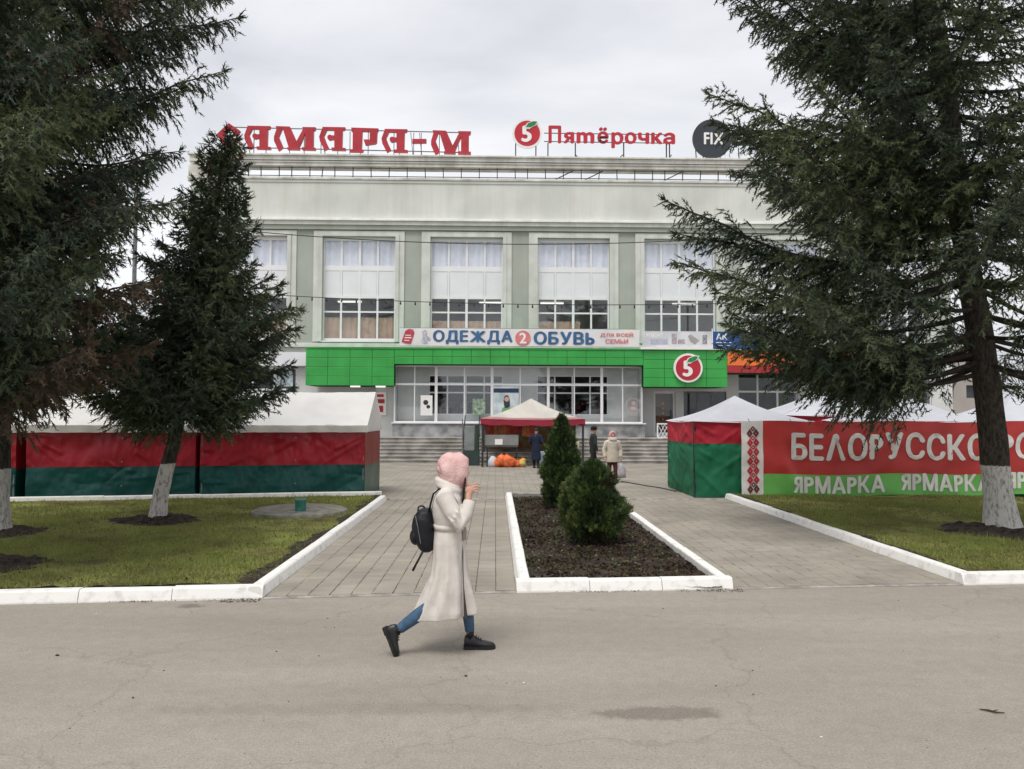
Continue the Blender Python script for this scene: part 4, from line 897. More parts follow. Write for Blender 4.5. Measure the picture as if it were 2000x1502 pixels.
for zx in (300, 460, 540, 680, 790, 900, 1010, 1090, 1160, 1210, 1380, 1490, 1510, 1548, 1560, 1680, 1850):
    a = Z1(zx, 210 + (zx - 300) * 0.018); mb.bar((a[0], YS + 0.22, a[1]), (a[0] + (0.15 if zx in (1490, 1548, 680) else 0), YS + 0.22, ZB), 0.04)
for zx in (400, 900, 1400, 1800): a = Z1(zx, 250); mb.bar((a[0], YS + 0.2, a[1]), (a[0] + 0.1, YS + 1.4, ZB), 0.04)
mb.build('support_frame', m_greysteel, rs)

r2 = thing('fruit_shop_roof_sign', (sx(1028), YS, ZB), 'rooftop sign with a round red fruit logo and red rounded letters', 'sign')
fruit_logo(r2, sx(1028), sz(1028, 255), 29.5 * K, YS)
def Z2(zx, zy): px, py = zx / 3.3333 + 900, zy / 3.3333 + 180; return (sx(px), sz(px, py))
for ch, x0, x1, y0, y1 in (('П', 568, 652, 193, 308), ('я', 668, 738, 236, 308), ('m', 754, 872, 236, 308), ('ё', 892, 966, 204, 310), ('р', 985, 1065, 236, 340), ('о', 1074, 1152, 236, 311), ('ч', 1162, 1236, 238, 310), ('к', 1250, 1324, 238, 311), ('а', 1330, 1408, 238, 313)):
    a, b = Z2(x0, y1), Z2(x1, y0)
    text_mb(ch, a[0], b[0], a[1], b[1], YS - 0.06, 0.12, 0.035).build('letter', m_redp, r2)
mb = MB()
for za, zb_ in (((540, 236), (1400, 244)), ((540, 292), (1400, 302))): a, b = Z2(*za), Z2(*zb_); mb.bar((a[0], YS + 0.12, a[1]), (b[0], YS + 0.12, b[1]), 0.04)
for zx in (352, 486, 566, 748, 1070, 1355, 1376): a = Z2(zx, 300); mb.bar((a[0], YS + 0.15, a[1]), (a[0], YS + 0.15, ZB), 0.065)
for x0, x1 in ((748, 790), (1065, 1010), (1390, 1350)): a, b = Z2(x0, 378), Z2(x1, 430); mb.bar((a[0], YS + 0.15, a[1]), (b[0], YS + 0.15, ZB), 0.05)
mb.build('support_frame', m_steel, r2)
r3 = thing('dark_roof_sign', (sx(1396), YS, ZB), 'rooftop sign with a charcoal disc and white letters half behind the right spruce', 'sign')
cx, cz = sx(1396), sz(1396, 264)
MB().prism(circle(cx, cz, 39 * K), YS - 0.12, YS + 0.02).build('disc', m_dark, r3)
MB().box(sx(1436), sx(1596), YS - 0.10, YS + 0.015, sz(1500, 277), sz(1500, 246)).build('plate', m_dark, r3)
text_mb('FIX', sx(1379), sx(1418), sz(1396, 276), sz(1396, 252), YS - 0.14, 0.019, 0.035).build('lettering', m_signw, r3)
text_mb('Price', sx(1448), sx(1588), sz(1500, 273), sz(1500, 250), YS - 0.12, 0.019, 0.03).build('lettering', m_signw, r3)
mb = MB()
for px in (1364, 1378, 1412, 1450, 1500, 1550, 1590): mb.bar((sx(px), YS + 0.06, cz - 0.4), (sx(px) + 0.05, YS + 0.06, ZB), 0.05)
mb.bar((sx(1354), YS + 0.06, ZB + 0.03), (sx(1600), YS + 0.06, ZB + 0.03), 0.06)
mb.build('support_frame', m_steel, r3)
# ------------------------------------------------------------------ spruces and thujas
def bark_material():
    m = bpy.data.materials.new('spruce_bark_whitewashed'); m.use_nodes = True
    N, Lk = m.node_tree.nodes, m.node_tree.links; p = N['Principled BSDF']
    tc = N.new('ShaderNodeTexCoord'); mp = N.new('ShaderNodeMapping'); mp.inputs['Scale'].default_value = (14, 14, 5); Lk.new(tc.outputs['Object'], mp.inputs['Vector'])
    n = N.new('ShaderNodeTexNoise'); n.inputs['Scale'].default_value = 1.6; n.inputs['Detail'].default_value = 8; n.inputs['Roughness'].default_value = 0.65; Lk.new(mp.outputs[0], n.inputs['Vector'])
    rb = N.new('ShaderNodeValToRGB'); e = rb.color_ramp.elements; e[0].position = 0.35; e[0].color = (0.022, 0.018, 0.016, 1); e[1].position = 0.68; e[1].color = (0.095, 0.082, 0.070, 1); Lk.new(n.outputs[0], rb.inputs[0])
    rw = N.new('ShaderNodeValToRGB'); e = rw.color_ramp.elements; e[0].position = 0.33; e[0].color = (0.20, 0.18, 0.15, 1); e[1].position = 0.52; e[1].color = (0.60, 0.58, 0.55, 1); Lk.new(n.outputs[0], rw.inputs[0])
    at_ = N.new('ShaderNodeAttribute'); at_.attribute_name = 'tint'
    sb = N.new('ShaderNodeMath'); sb.operation = 'MULTIPLY_ADD'; sb.inputs[1].default_value = 0.12; Lk.new(n.outputs[0], sb.inputs[0]); Lk.new(at_.outputs['Fac'], sb.inputs[2])
    ls = N.new('ShaderNodeMath'); ls.operation = 'LESS_THAN'; ls.inputs[1].default_value = 0.06; Lk.new(sb.outputs[0], ls.inputs[0])
    mx = N.new('ShaderNodeMix'); mx.data_type = 'RGBA'; Lk.new(ls.outputs[0], mx.inputs[0]); Lk.new(rb.outputs[0], mx.inputs[6]); Lk.new(rw.outputs[0], mx.inputs[7]); Lk.new(mx.outputs[2], p.inputs['Base Color'])
    p.inputs['Roughness'].default_value = 0.95; p.inputs['Specular IOR Level'].default_value = 0.15
    bp = N.new('ShaderNodeBump'); bp.inputs['Strength'].default_value = 0.9; bp.inputs['Distance'].default_value = 0.025; Lk.new(n.outputs[0], bp.inputs['Height']); Lk.new(bp.outputs[0], p.inputs['Normal'])
    return m
m_bark = bark_material()
m_limb = mat('spruce_limb_bark', (0.040, 0.033, 0.028), rough=0.95, var=0.4, scale=9)
m_needle = tint_material('spruce_needles', [(0.0, (0.115, 0.078, 0.052)), (0.16, (0.085, 0.065, 0.040)), (0.22, (0.042, 0.064, 0.046)), (0.55, (0.064, 0.090, 0.054)), (0.82, (0.105, 0.130, 0.060)), (1.0, (0.15, 0.175, 0.08))], 0.7, 0.12, 0.25)
def unit(a): return a / np.maximum(np.linalg.norm(a, axis=-1, keepdims=True), 1e-9)
def sprig_tris(P, D, Ln, rng, width=0.030, needles=8):
    """needle-clad shoots: two crossed slim blades and a brush of needles each"""
    n = len(P); D = unit(D); ref = np.where(np.abs(D[:, 2:3]) < 0.9, np.array([[0, 0, 1.0]]), np.array([[1.0, 0, 0]]))
    A = unit(np.cross(D, ref)); B = np.cross(D, A); ro = rng.random(n) * np.pi; A, B = A * np.cos(ro)[:, None] + B * np.sin(ro)[:, None], B * np.cos(ro)[:, None] - A * np.sin(ro)[:, None]
    L = Ln[:, None]; w = width * rng.uniform(0.7, 1.25, (n, 1)); T = []
    for X in (A, B):
        q = P + D * L * 0.42
        T.append(np.stack([P, q + X * w * 0.5, P + D * L], 1)); T.append(np.stack([P, P + D * L, q - X * w * 0.5], 1))
    for k in range(needles):
        t = (k + 0.5) / needles; ph = k * 2.4; X = A * np.cos(ph) + B * np.sin(ph); Yv = A * -np.sin(ph) + B * np.cos(ph)
        b = P + D * L * t; nl = (0.064 * (1 - 0.40 * t)) * rng.uniform(0.7, 1.3, (n, 1))
        tip = b + (X * 0.75 + D * 0.66) * nl
        T.append(np.stack([b - D * 0.010, tip, b + D * 0.010], 1))
    V = np.stack(T, 1); return V.reshape(-1, 3, 3), V.shape[1]
def spruce(name, label, base, top, r0, zc, prof, nlimb, seed, white=1.0, keepdir=None, spacing=0.062, droop=0.35, brown=0.05, brown_low=0.0, tipup=0.3, group='spruces', bare=0.22, extra=(), whorl=True, curl=0.0, gap=None):
    rng = np.random.default_rng(seed); base = np.array(base, float); top = np.array(top, float); H = top[2] - base[2]
    tr = thing(name, tuple(base), label, 'tree', group)
    bend = rng.normal(0, 0.06, 2)
    ax = lambda t: base + (top - base) * t + np.array([bend[0], bend[1], 0]) * math.sin(t * math.pi) + np.array([0.02 * math.sin(t * 23 + seed), 0.02 * math.cos(t * 19), 0])
    rad = lambda t: r0 * (1 - t) ** 0.8 + 0.015 + r0 * 0.35 * math.exp(-t * H / 0.28)
    # trunk with slight flutes, knots
    nr, ns = 60, 18; rings = []
    for i in range(nr + 1):
        t = (i / nr) ** 1.6 ; c = ax(t); r = rad(t); z0 = c[2] - base[2]
        rings.append([(c[0] + math.cos(2 * math.pi * k / ns) * r * (1 + 0.09 * fbm(math.cos(2 * math.pi * k / ns) * 1.6 + seed, math.sin(2 * math.pi * k / ns) * 1.6, z0 * 1.3)), c[1] + math.sin(2 * math.pi * k / ns) * r * (1 + 0.09 * fbm(math.cos(2 * math.pi * k / ns) * 1.6 + seed, math.sin(2 * math.pi * k / ns) * 1.6, z0 * 1.3)), c[2] - (0.08 if i == 0 else 0)) for k in range(ns)])
    to = MB().loft(rings).build('trunk', m_bark, tr, smooth=True)
    a_ = to.data.attributes.new('tint', 'FLOAT', 'POINT'); zz = np.array([v.co.z for v in to.data.vertices]); a_.data.foreach_set('value', (zz - white + 0.0).astype(np.float32))
    limbs = MB(); SP, SDir, SL, ST = [], [], [], []
    hs = zc + (H - zc) * (np.arange(nlimb) + rng.random(nlimb) * 0.8) / nlimb
    jobs = []
    for i, h in enumerate(hs):
        if whorl: h = zc + (H - zc) * (int((h - zc) / (H - zc) * nlimb / 4.6) * 4.6 + rng.random() * 1.5) / nlimb
        az = i * 2.39996 + rng.normal(0, 0.25); jobs.append((min(h, H - 0.15), az, None))
    for e in extra: jobs.append(e)
    for h, az, Lf in jobs:
        t = h / H; c = ax(t); R = np.interp(h, *zip(*prof)) * (rng.uniform(0.72, 1.1) if Lf is None else 1.0)
        if Lf is not None: R = Lf
        if R < 0.12: R = 0.12
        dens = 1.0
        if keepdir is not None: dens = keepdir(az, h)
        d = np.array([math.cos(az), math.sin(az), 0.0]); side = np.array([-d[1], d[0], 0.0])
        up0 = rng.uniform(-0.06, 0.14) + 0.35 * (h / H) ** 2; sag = rng.uniform(0.10, 0.20) * min(R, 3.2); wob = rng.normal(0, 0.10)
        m = 11; ss = np.linspace(0, 1, m)
        pts = c + d * (R * ss)[:, None] + side * (wob * R * ss ** 2)[:, None]
        pts[:, 2] += R * up0 * ss - sag * np.sin(np.clip(ss * 1.25, 0, 1) * math.pi * 0.8) + tipup * R * 0.28 * ss ** 3
        rb = max(0.011, 0.010 + 0.0085 * R)
        limbs.tube([tuple(q) for q in pts], [rb * (1 - 0.85 * s_) + 0.003 for s_ in ss], 6, cap=False)
        # side twigs
        bare_ = bare if h < zc + 2.2 else bare * 0.35
        n_tw = int(R * (1 - bare_) / spacing * dens * 2)
        if n_tw < 4: n_tw = 4
        s_ = bare_ * min(1, R / 2.0) + (1 - bare_ * min(1, R / 2.0)) * (np.arange(n_tw) + rng.random(n_tw)) / n_tw
        sgn = np.where(np.arange(n_tw) % 2 == 0, 1.0, -1.0)
        px = np.stack([np.interp(s_, ss, pts[:, k]) for k in range(3)], 1)
        tl = np.clip((0.10 + 0.42 * R ** 0.75 * (1.02 - s_) ** 0.75) * rng.uniform(0.6, 1.15, n_tw), 0.1, 1.15)
        td = unit(d[None] * rng.uniform(0.40, 0.95, (n_tw, 1)) + side[None] * sgn[:, None] * rng.uniform(0.10, 0.95, (n_tw, 1)) + np.array([0, 0, 1.0])[None] * (rng.normal(-droop * 0.7, 0.48, n_tw) + tipup * s_ ** 2)[:, None])
        hang = rng.uniform(0.1, 0.5, n_tw) * (droop + 0.15)
        isb = Lf is None and (rng.random() < brown) or (rng.random() < brown_low * math.exp(-(h - zc) / 1.2))
        tb = rng.random() * 0.12 if isb else np.clip(rng.normal(0.5, 0.16), 0.24, 0.9)
        for j in range(n_tw):
            k = max(2, int(tl[j] / 0.068)); u = (np.arange(k) + rng.random(k) * 0.6) / k
            q = px[j] + td[j] * (tl[j] * u)[:, None]; q[:, 2] -= hang[j] * tl[j] * u ** 2
            tang = td[j] + np.array([0, 0, -2 * hang[j]]) * u[:, None]; tang = unit(tang)
            lat = unit(np.cross(tang, np.array([0, 0, 1.0]))); sg = np.where((np.arange(k) + j) % 2 == 0, 1.0, -1.0)[:, None]
            dd = tang * rng.uniform(0.5, 1.0, (k, 1)) + lat * sg * rng.uniform(0.2, 0.8, (k, 1)) + np.stack([0 * u, 0 * u, rng.normal(-droop * 0.75, 0.35, k)], 1)
            SP.append(q); SDir.append(dd); SL.append(rng.uniform(0.10, 0.20, k) * (0.8 + 0.2 * min(1, R))); ST.append(np.clip(tb + rng.normal(0, 0.10, k) + (0.16 * u if not isb else 0), 0, 1) if not isb else np.clip(tb + rng.normal(0, 0.05, k), 0, 0.19))
            if tl[j] > 0.3: limbs.tube([tuple(px[j]), tuple(px[j] + td[j] * tl[j] * 0.55 + np.array([0, 0, -hang[j] * tl[j] * 0.3])), tuple(q[-1])], [0.006, 0.004, 0.002], 3, cap=False)
        # leader shoots at the tip
        k = 5; SP.append(np.repeat(pts[-1:], k, 0)); SDir.append(unit(pts[-1:] - pts[-2:-1]) + rng.normal(0, 0.45, (k, 3))); SL.append(rng.uniform(0.14, 0.24, k)); ST.append(np.full(k, tb))
    # apex
    k = 60; u = rng.random(k); SP.append(np.array([ax(1 - 0.12 * a) for a in u])); SDir.append(np.stack([rng.normal(0, 1, k), rng.normal(0, 1, k), rng.uniform(0.3, 1.4, k)], 1)); SL.append(rng.uniform(0.12, 0.22, k)); ST.append(rng.uniform(0.3, 0.7, k))
    P, D, Ln, T = np.concatenate(SP), np.concatenate(SDir), np.concatenate(SL), np.concatenate(ST)
    if gap is not None: kp = gap(P, rng); P, D, Ln, T = P[kp], D[kp], Ln[kp], T[kp]
    V, per = sprig_tris(P, D, Ln, rng)
    limbs.build('limbs', m_limb, tr)
    cr = tri_mesh('crown', V, np.repeat(T, per), m_needle, tr)
    print(name, 'sprigs', len(P), 'tris', len(V))
    return tr
def holes_in(P, sd, th):
    return np.array([fbm(p[0] * 0.62 + sd, p[1] * 0.62, p[2] * 0.85, 2) for p in P]) > -0.30 + th
def toward(az0, width, far=0.4):
    """full twig density for limbs that face the view, thinner elsewhere"""
    return lambda az, h: (1.0 if abs((az - az0 + math.pi) % (2 * math.pi) - math.pi) < width else far) * (1.0 if h < 10.6 else 0.12)
t1 = TREES['t1']
t1top = at(447, 262, t1.y + 0.1)
spruce('spruce', 'smaller leaning spruce with a thin whitewashed trunk on the left lawn', t1, t1top, 0.125, 1.95,
       [(0, 1.2), (1.75, 1.5), (2.6, 1.9), (3.6, 1.8), (4.7, 0.98), (5.6, 0.58), (6.4, 0.40), (7.2, 0.22), (7.6, 0.1)], 140, 3, white=1.05, droop=0.30, brown=0.04, spacing=0.05, tipup=0.45, bare=0.12)
t2 = TREES['t2']
spruce('spruce', 'tall spruce at the left edge, long drooping boughs reaching over the store sign', t2, (t2.x - 0.3, t2.y + 0.2, 17.0), 0.23, 2.7,
       [(0, 2.4), (2.7, 2.5), (5, 2.7), (7, 3.2), (9, 3.75), (11, 3.7), (14, 2.2), (17, 0.1)], 104, 11, white=1.05, droop=0.62, brown=0.04, tipup=0.30, keepdir=toward(-0.2, 1.5, 0.2),
       extra=((9.3, 0.05, 3.8), (8.4, -0.12, 3.75), (7.0, 0.0, 3.0), (5.8, -0.1, 2.7), (9.0, -0.35, 3.8), (7.6, -0.3, 3.2)))
t3 = TREES['t3']
spruce('spruce', 'nearest spruce cut by the left edge, with brown dead twigs hanging low', t3, (t3.x + 0.1, t3.y + 0.1, 9.6), 0.18, 2.35,
       [(0, 2.2), (2.35, 2.5), (4, 2.75), (5, 2.5), (6.5, 1.8), (8, 1.0), (9.6, 0.1)], 150, 17, white=1.05, droop=0.5, brown=0.06, brown_low=0.5, spacing=0.055, tipup=0.25, keepdir=toward(0.0, 1.7, 0.2))
t4 = TREES['t4']
spruce('spruce', 'big spruce on the right lawn with a thick whitewashed trunk', t4, (t4.x - 2.1, t4.y + 0.1, 18.0), 0.225, 2.75,
       [(0, 3.0), (2.3, 3.9), (3.2, 4.2), (4.7, 4.75), (6.2, 4.3), (7.7, 3.75), (9.5, 3.35), (11, 3.0), (14, 2.0), (18, 0.1)], 140, 23, white=1.12, droop=0.38, brown=0.02, tipup=0.42, bare=0.30, keepdir=toward(math.pi, 1.9, 0.42),
       extra=((2.9, math.pi + 0.02, 4.4), (3.1, math.pi + 0.16, 4.5), (3.25, math.pi - 0.12, 4.3), (2.95, math.pi + 0.25, 4.2), (3.0, math.pi - 0.3, 4.2), (4.4, math.pi + 0.05, 5.1), (5.3, math.pi - 0.1, 4.8), (6.9, math.pi + 0.1, 4.2), (3.4, math.pi + 0.2, 4.5), (3.5, math.pi + 0.45, 4.3), (4.9, math.pi + 0.35, 4.8), (7.6, math.pi + 0.3, 3.9), (8.6, math.pi + 0.2, 3.6), (9.4, math.pi - 0.1, 3.4), (8.9, math.pi + 0.6, 3.5), (6.2, math.pi + 0.6, 4.2)))

# ---- thujas in the planter
m_thuja = tint_material('thuja_foliage', [(0, (0.05, 0.036, 0.02)), (0.12, (0.026, 0.046, 0.020)), (0.5, (0.046, 0.080, 0.028)), (0.8, (0.082, 0.122, 0.036)), (1, (0.13, 0.165, 0.05))], 0.7, 0.15)
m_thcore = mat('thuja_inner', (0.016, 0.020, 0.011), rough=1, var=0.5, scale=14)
def thuja(label, base, prof, n, seed, stem=0.1):
    rng = np.random.default_rng(seed); t = thing('thuja', tuple(base), label, 'shrub', 'thujas in the planter')
    H = prof[-1][0]; R = lambda h: np.interp(h, *zip(*prof))
    MB().tube([tuple(base + Vector((0, 0, -0.03))), tuple(base + Vector((0, 0, H * 0.8)))], [0.045, 0.012], 8).build('stem', m_limb, t)
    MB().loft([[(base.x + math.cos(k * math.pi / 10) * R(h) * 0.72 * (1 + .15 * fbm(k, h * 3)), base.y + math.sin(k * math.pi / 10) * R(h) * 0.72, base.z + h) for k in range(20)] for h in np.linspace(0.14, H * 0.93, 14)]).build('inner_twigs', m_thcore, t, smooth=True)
    h = prof[0][0] + (H - prof[0][0]) * rng.random(n * 3); acc = rng.random(n * 3) < R(h) / max(p[1] for p in prof); h = h[acc][:n]; n = len(h)
    th = rng.random(n) * 2 * np.pi; lump = np.array([fbm(math.cos(a) * 2.3 + seed, math.sin(a) * 2.3, b * 3.2) for a, b in zip(th, h)])
    rr = R(h) * (0.93 + 0.36 * lump) * rng.uniform(0.72, 1.10, n)
    P = np.stack([base.x + np.cos(th) * rr, base.y + np.sin(th) * rr, base.z + h], 1)
    D = np.stack([np.cos(th) * rng.uniform(0.25, 1.0, n), np.sin(th) * rng.uniform(0.25, 1.0, n), rng.uniform(0.35, 1.25, n)], 1) + rng.normal(0, 0.22, (n, 3)); D = unit(D)
    # flat scaly fan: one middle shoot and side shoots in a plane
    A = unit(np.cross(D, unit(rng.normal(0, 1, (n, 3))))); L = rng.uniform(0.045, 0.09, n)[:, None] * np.where(rng.random((n, 1)) < 0.10, 1.3, 1.0); T = []
    for ang, ln in ((0, 1), (0.45, .8), (-0.45, .8), (0.85, .55), (-0.85, .55)):
        dd = D * math.cos(ang) + A * math.sin(ang); o_ = P + D * L * (0.05 + 0.16 * (1 - abs(ang)))
        sd_ = A * math.cos(ang) - D * math.sin(ang); mid = o_ + dd * L * ln * 0.5
        T.append(np.stack([o_, mid + sd_ * L * 0.09, o_ + dd * L * ln], 1)); T.append(np.stack([o_, o_ + dd * L * ln, mid - sd_ * L * 0.09], 1))
    V = np.stack(T, 1); tint = np.clip(0.50 + 0.55 * lump + rng.normal(0, 0.13, n), 0.02, 1)
    dead = np.array([fbm(p[0] * 3.1 + seed, p[1] * 3.1, p[2] * 2.6, 3) for p in P]) < -0.42; tint = np.where(dead, rng.uniform(0, 0.08, n), tint)
    tri_mesh('foliage', V.reshape(-1, 3, 3), np.repeat(tint, 10), m_thuja, t)
ta = G(1097, 990, 0.1); tb_ = G(1158, 1058, 0.1)
thuja('tall narrow column-shaped thuja at the back of the planter', ta, [(0.05, 0.36), (0.3, 0.42), (0.75, 0.42), (1.15, 0.34), (1.5, 0.23), (1.78, 0.12), (1.97, 0.03)], 11000, 51)
thuja('low egg-shaped thuja at the front of the planter', tb_, [(0.05, 0.30), (0.25, 0.43), (0.45, 0.465), (0.7, 0.42), (0.95, 0.30), (1.12, 0.17), (1.24, 0.04)], 11000, 52)
# ------------------------------------------------------------------ market tents
def tarp(name, col, rough=0.33, var=0.10, trans=0.05, spec=0.35): return mat(name, col, rough=rough, var=var, scale=1.1, bump=0.10, bscale=5.0, spec=spec, trans=trans, dist=0.05)
m_tred = tarp('tarp_red', (0.27, 0.008, 0.018)); m_tgreen = tarp('tarp_dark_green', (0.003, 0.058, 0.052))
m_tred2 = tarp('tent_red', (0.42, 0.018, 0.035), rough=0.6, trans=0.15); m_tgreen2 = tarp('tent_green', (0.012, 0.155, 0.070), rough=0.6, trans=0.15)
m_troof = tarp('tarp_white', (0.84, 0.83, 0.80), rough=0.55, var=0.06, trans=0.25); m_troof2 = tarp('tent_white', (0.66, 0.67, 0.72), rough=0.6, var=0.06, trans=0.25)
m_tside_r = tarp('lit_side_red', (0.36, 0.07, 0.06), trans=0.35); m_tside_g = tarp('lit_side_green', (0.11, 0.19, 0.15), trans=0.35)  # translucent end wall; daylight through it also painted in as paler colour
def cloth(a, b, z0, z1, amp, sd, nrm, nu=60, nv=16, hangs=3, bulge=0.0, zf0=None, zf1=None):
    """wall sheet from a to b (ground points) between two heights with tension folds"""
    a, b, nrm = Vector(a), Vector(b), Vector(nrm); Lg = (b - a).length; rf = random.Random(int(sd * 31 + 7))
    folds = []
    for _ in range(int(5 + 3.2 * Lg)):      # creases pulled diagonally from the fixing points
        x = rf.choice((0.0, Lg * 0.43, Lg, rf.uniform(0, Lg))); dx = rf.uniform(0.25, 1.1) * rf.choice((-1, 1)); zt = rf.uniform(0.1, 1.0)
        folds.append((x, z0 + (z1 - z0) * zt, dx, rf.uniform(-0.75, 0.15), rf.uniform(0.025, 0.06), rf.uniform(0.5, 1.1) * rf.choice((1, 1, -0.6))))
    def f(u, v):
        p = a.lerp(b, u); x = u * Lg; z = z0 + (z1 - z0) * v
        d = amp * (0.55 * math.sin((x * 2.1 + (z * 1.7)) * 1.6 + sd + 2.5 * fbm(x * 0.7, z * 0.7 + sd)) * math.sin(v * math.pi * 0.9 + 0.2) + 0.8 * fbm(x * 1.4 + sd, z * 1.1) + 0.45 * fbm(x * 5, z * 2.2 + sd))
        if hangs: d += amp * 0.9 * abs(math.sin(x / Lg * math.pi * hangs)) * (1 - v) * 0.6
        for fx, fz, dx, dz, wd, am in folds:
            tt = ((x - fx) * dx + (z - fz) * dz) / (dx * dx + dz * dz)
            if -0.1 < tt < 1.1:
                ds_ = abs((x - fx) * dz - (z - fz) * dx) / math.hypot(dx, dz)
                if ds_ < wd * 3: d += amp * am * 0.8 * math.exp(-(ds_ / wd) ** 2) * max(0, math.sin(min(1, max(0, tt)) * math.pi)) ** 0.6
        d += bulge * math.sin(u * math.pi) * math.sin(min(1, (z + 0.1) / 2.0) * math.pi)
        return p + nrm * d + Vector((0, 0, z))
    return MB().grid(f, nu, nv)
# ---- left row: three gable tents in dark red and green tarpaulin
A0, A1 = G(712, 974), G(0, 987)
ud = (A1 - A0).normalized(); nd = Vector((-ud.y, ud.x, 0)); nd = nd if nd.y < 0 else -nd      # ud runs to the left, nd faces the camera
DEP, EAVE, RIDGE = 2.4, 1.80, 2.66; BK = Vector((0, 1, 0))
def gable_tent(label, s0, s1, seed, end_right=False, roof_left=0.0):
    o = A0 + ud * s0; t = thing('market_tent', tuple(o), label, 'tent', 'red and green tents in the left row')
    p, q = A0 + ud * s0, A0 + ud * s1; pb, qb = p + BK * DEP, q + BK * DEP; zs = 0.84
    cloth(p, q, 0.02, zs - 0.002, 0.032, seed, nd, 150, 26).build('lower_wall', m_tgreen, t, smooth=True)
    cloth(p, q, zs, EAVE + 0.02, 0.030, seed + 5, nd, 150, 26, hangs=0).build('upper_wall', m_tred, t, smooth=True)
    cloth(qb, pb, 0.02, zs - 0.002, 0.03, seed + 1, -nd, 30, 6).build('lower_wall', m_tgreen, t, smooth=True); cloth(qb, pb, zs, EAVE, 0.03, seed + 2, -nd, 30, 6).build('upper_wall', m_tred, t, smooth=True)
    for (c, d, nn) in ((p, pb, -ud), (q, qb, ud)):
        mr, mg = (m_tside_r, m_tside_g) if end_right and c == p else (m_tred, m_tgreen)
        cloth(c, d, 0.02, zs - 0.05, 0.012, seed + 7, nn, 16, 6, 0).build('lower_wall', mg, t, smooth=True); cloth(c, d, zs - 0.048, EAVE, 0.012, seed + 8, nn, 16, 6, 0).build('upper_wall', mr, t, smooth=True)
    up = Vector((0, 0, 1)); mid = lambda a, b: (a + b) / 2; ov = 0.09
    pe, qe = p - ud * 0.06, q + ud * 0.06
    def slope(sgn):
        def f(u, v):
            b = pe.lerp(qe, u) + BK * (DEP / 2) - BK * sgn * (DEP / 2 + ov) * (1 - v)
            x = u * (q - p).length
            z = EAVE - 0.02 + (RIDGE - EAVE + 0.02) * v - 0.07 * math.sin(v * math.pi) * (0.5 + 0.5 * math.sin(u * math.pi * 2)) + 0.018 * math.sin(x * 5 + 2 * fbm(x, v * 3 + seed)) * math.sin(v * math.pi) + 0.012 * fbm(x * 3, v * 6 + seed) - 0.03 * math.sin(u * math.pi) * v
            return b + up * z
        return MB().grid(f, 60, 14)
    slope(1).build('roof_sheet', m_troof, t, smooth=True); slope(-1).build('roof_sheet', m_troof, t, smooth=True)
    # valance along the front eave and the gable ends
    MB().grid(lambda u, v: pe.lerp(qe, u) + nd * (ov + 0.012 + 0.012 * math.sin(u * 40 + seed)) + up * (EAVE + 0.0 - 0.17 * (1 - v) + 0.012 * fbm(u * 14, seed)), 60, 2).build('valance', mat('valance_white', (0.56, 0.545, 0.50), rough=0.6, trans=0.2), t, smooth=True)
    for c in (pe, qe):
        MB().add([c - BK * ov + up * (EAVE - 0.02), c + BK * (DEP + ov) + up * (EAVE - 0.02), c + BK * DEP / 2 + up * (RIDGE - 0.0), c - BK * (ov) + up * (EAVE - 0.16), c + BK * (DEP + ov) + up * (EAVE - 0.16)], [(0, 1, 2), (0, 3, 4, 1)]).build('gable', m_troof, t)
    for c in (p, q, pb, qb): i_ = (mid(p, qb) - c).normalized() * 0.05; MB().tube([c + i_, c + i_ + up * (EAVE - 0.03)], 0.018, 8).build('pole', m_greysteel, t)
    # lashing eyelets down a seam
    s = p.lerp(q, 0.43 if end_right else 0.44)
    for z in (0.4, 0.95, 1.5): MB().ell(s + nd * 0.06 + up * z, (0.02, 0.012, 0.02), 8, 5).build('eyelet', m_greysteel, t)
wA = (G(386, 980) - A0).length; wB = (G(42, 986) - A0).length
gable_tent('red and green tarpaulin tent nearest the path in the left row', 0.0, wA - 0.03, 3, True)
gable_tent('red and green tarpaulin tent behind the leaning spruce in the left row', wA + 0.07, wB - 0.08, 13)
gable_tent('red and green tarpaulin tent cut by the left picture edge', wB + 0.13, wB + 4.2, 23)
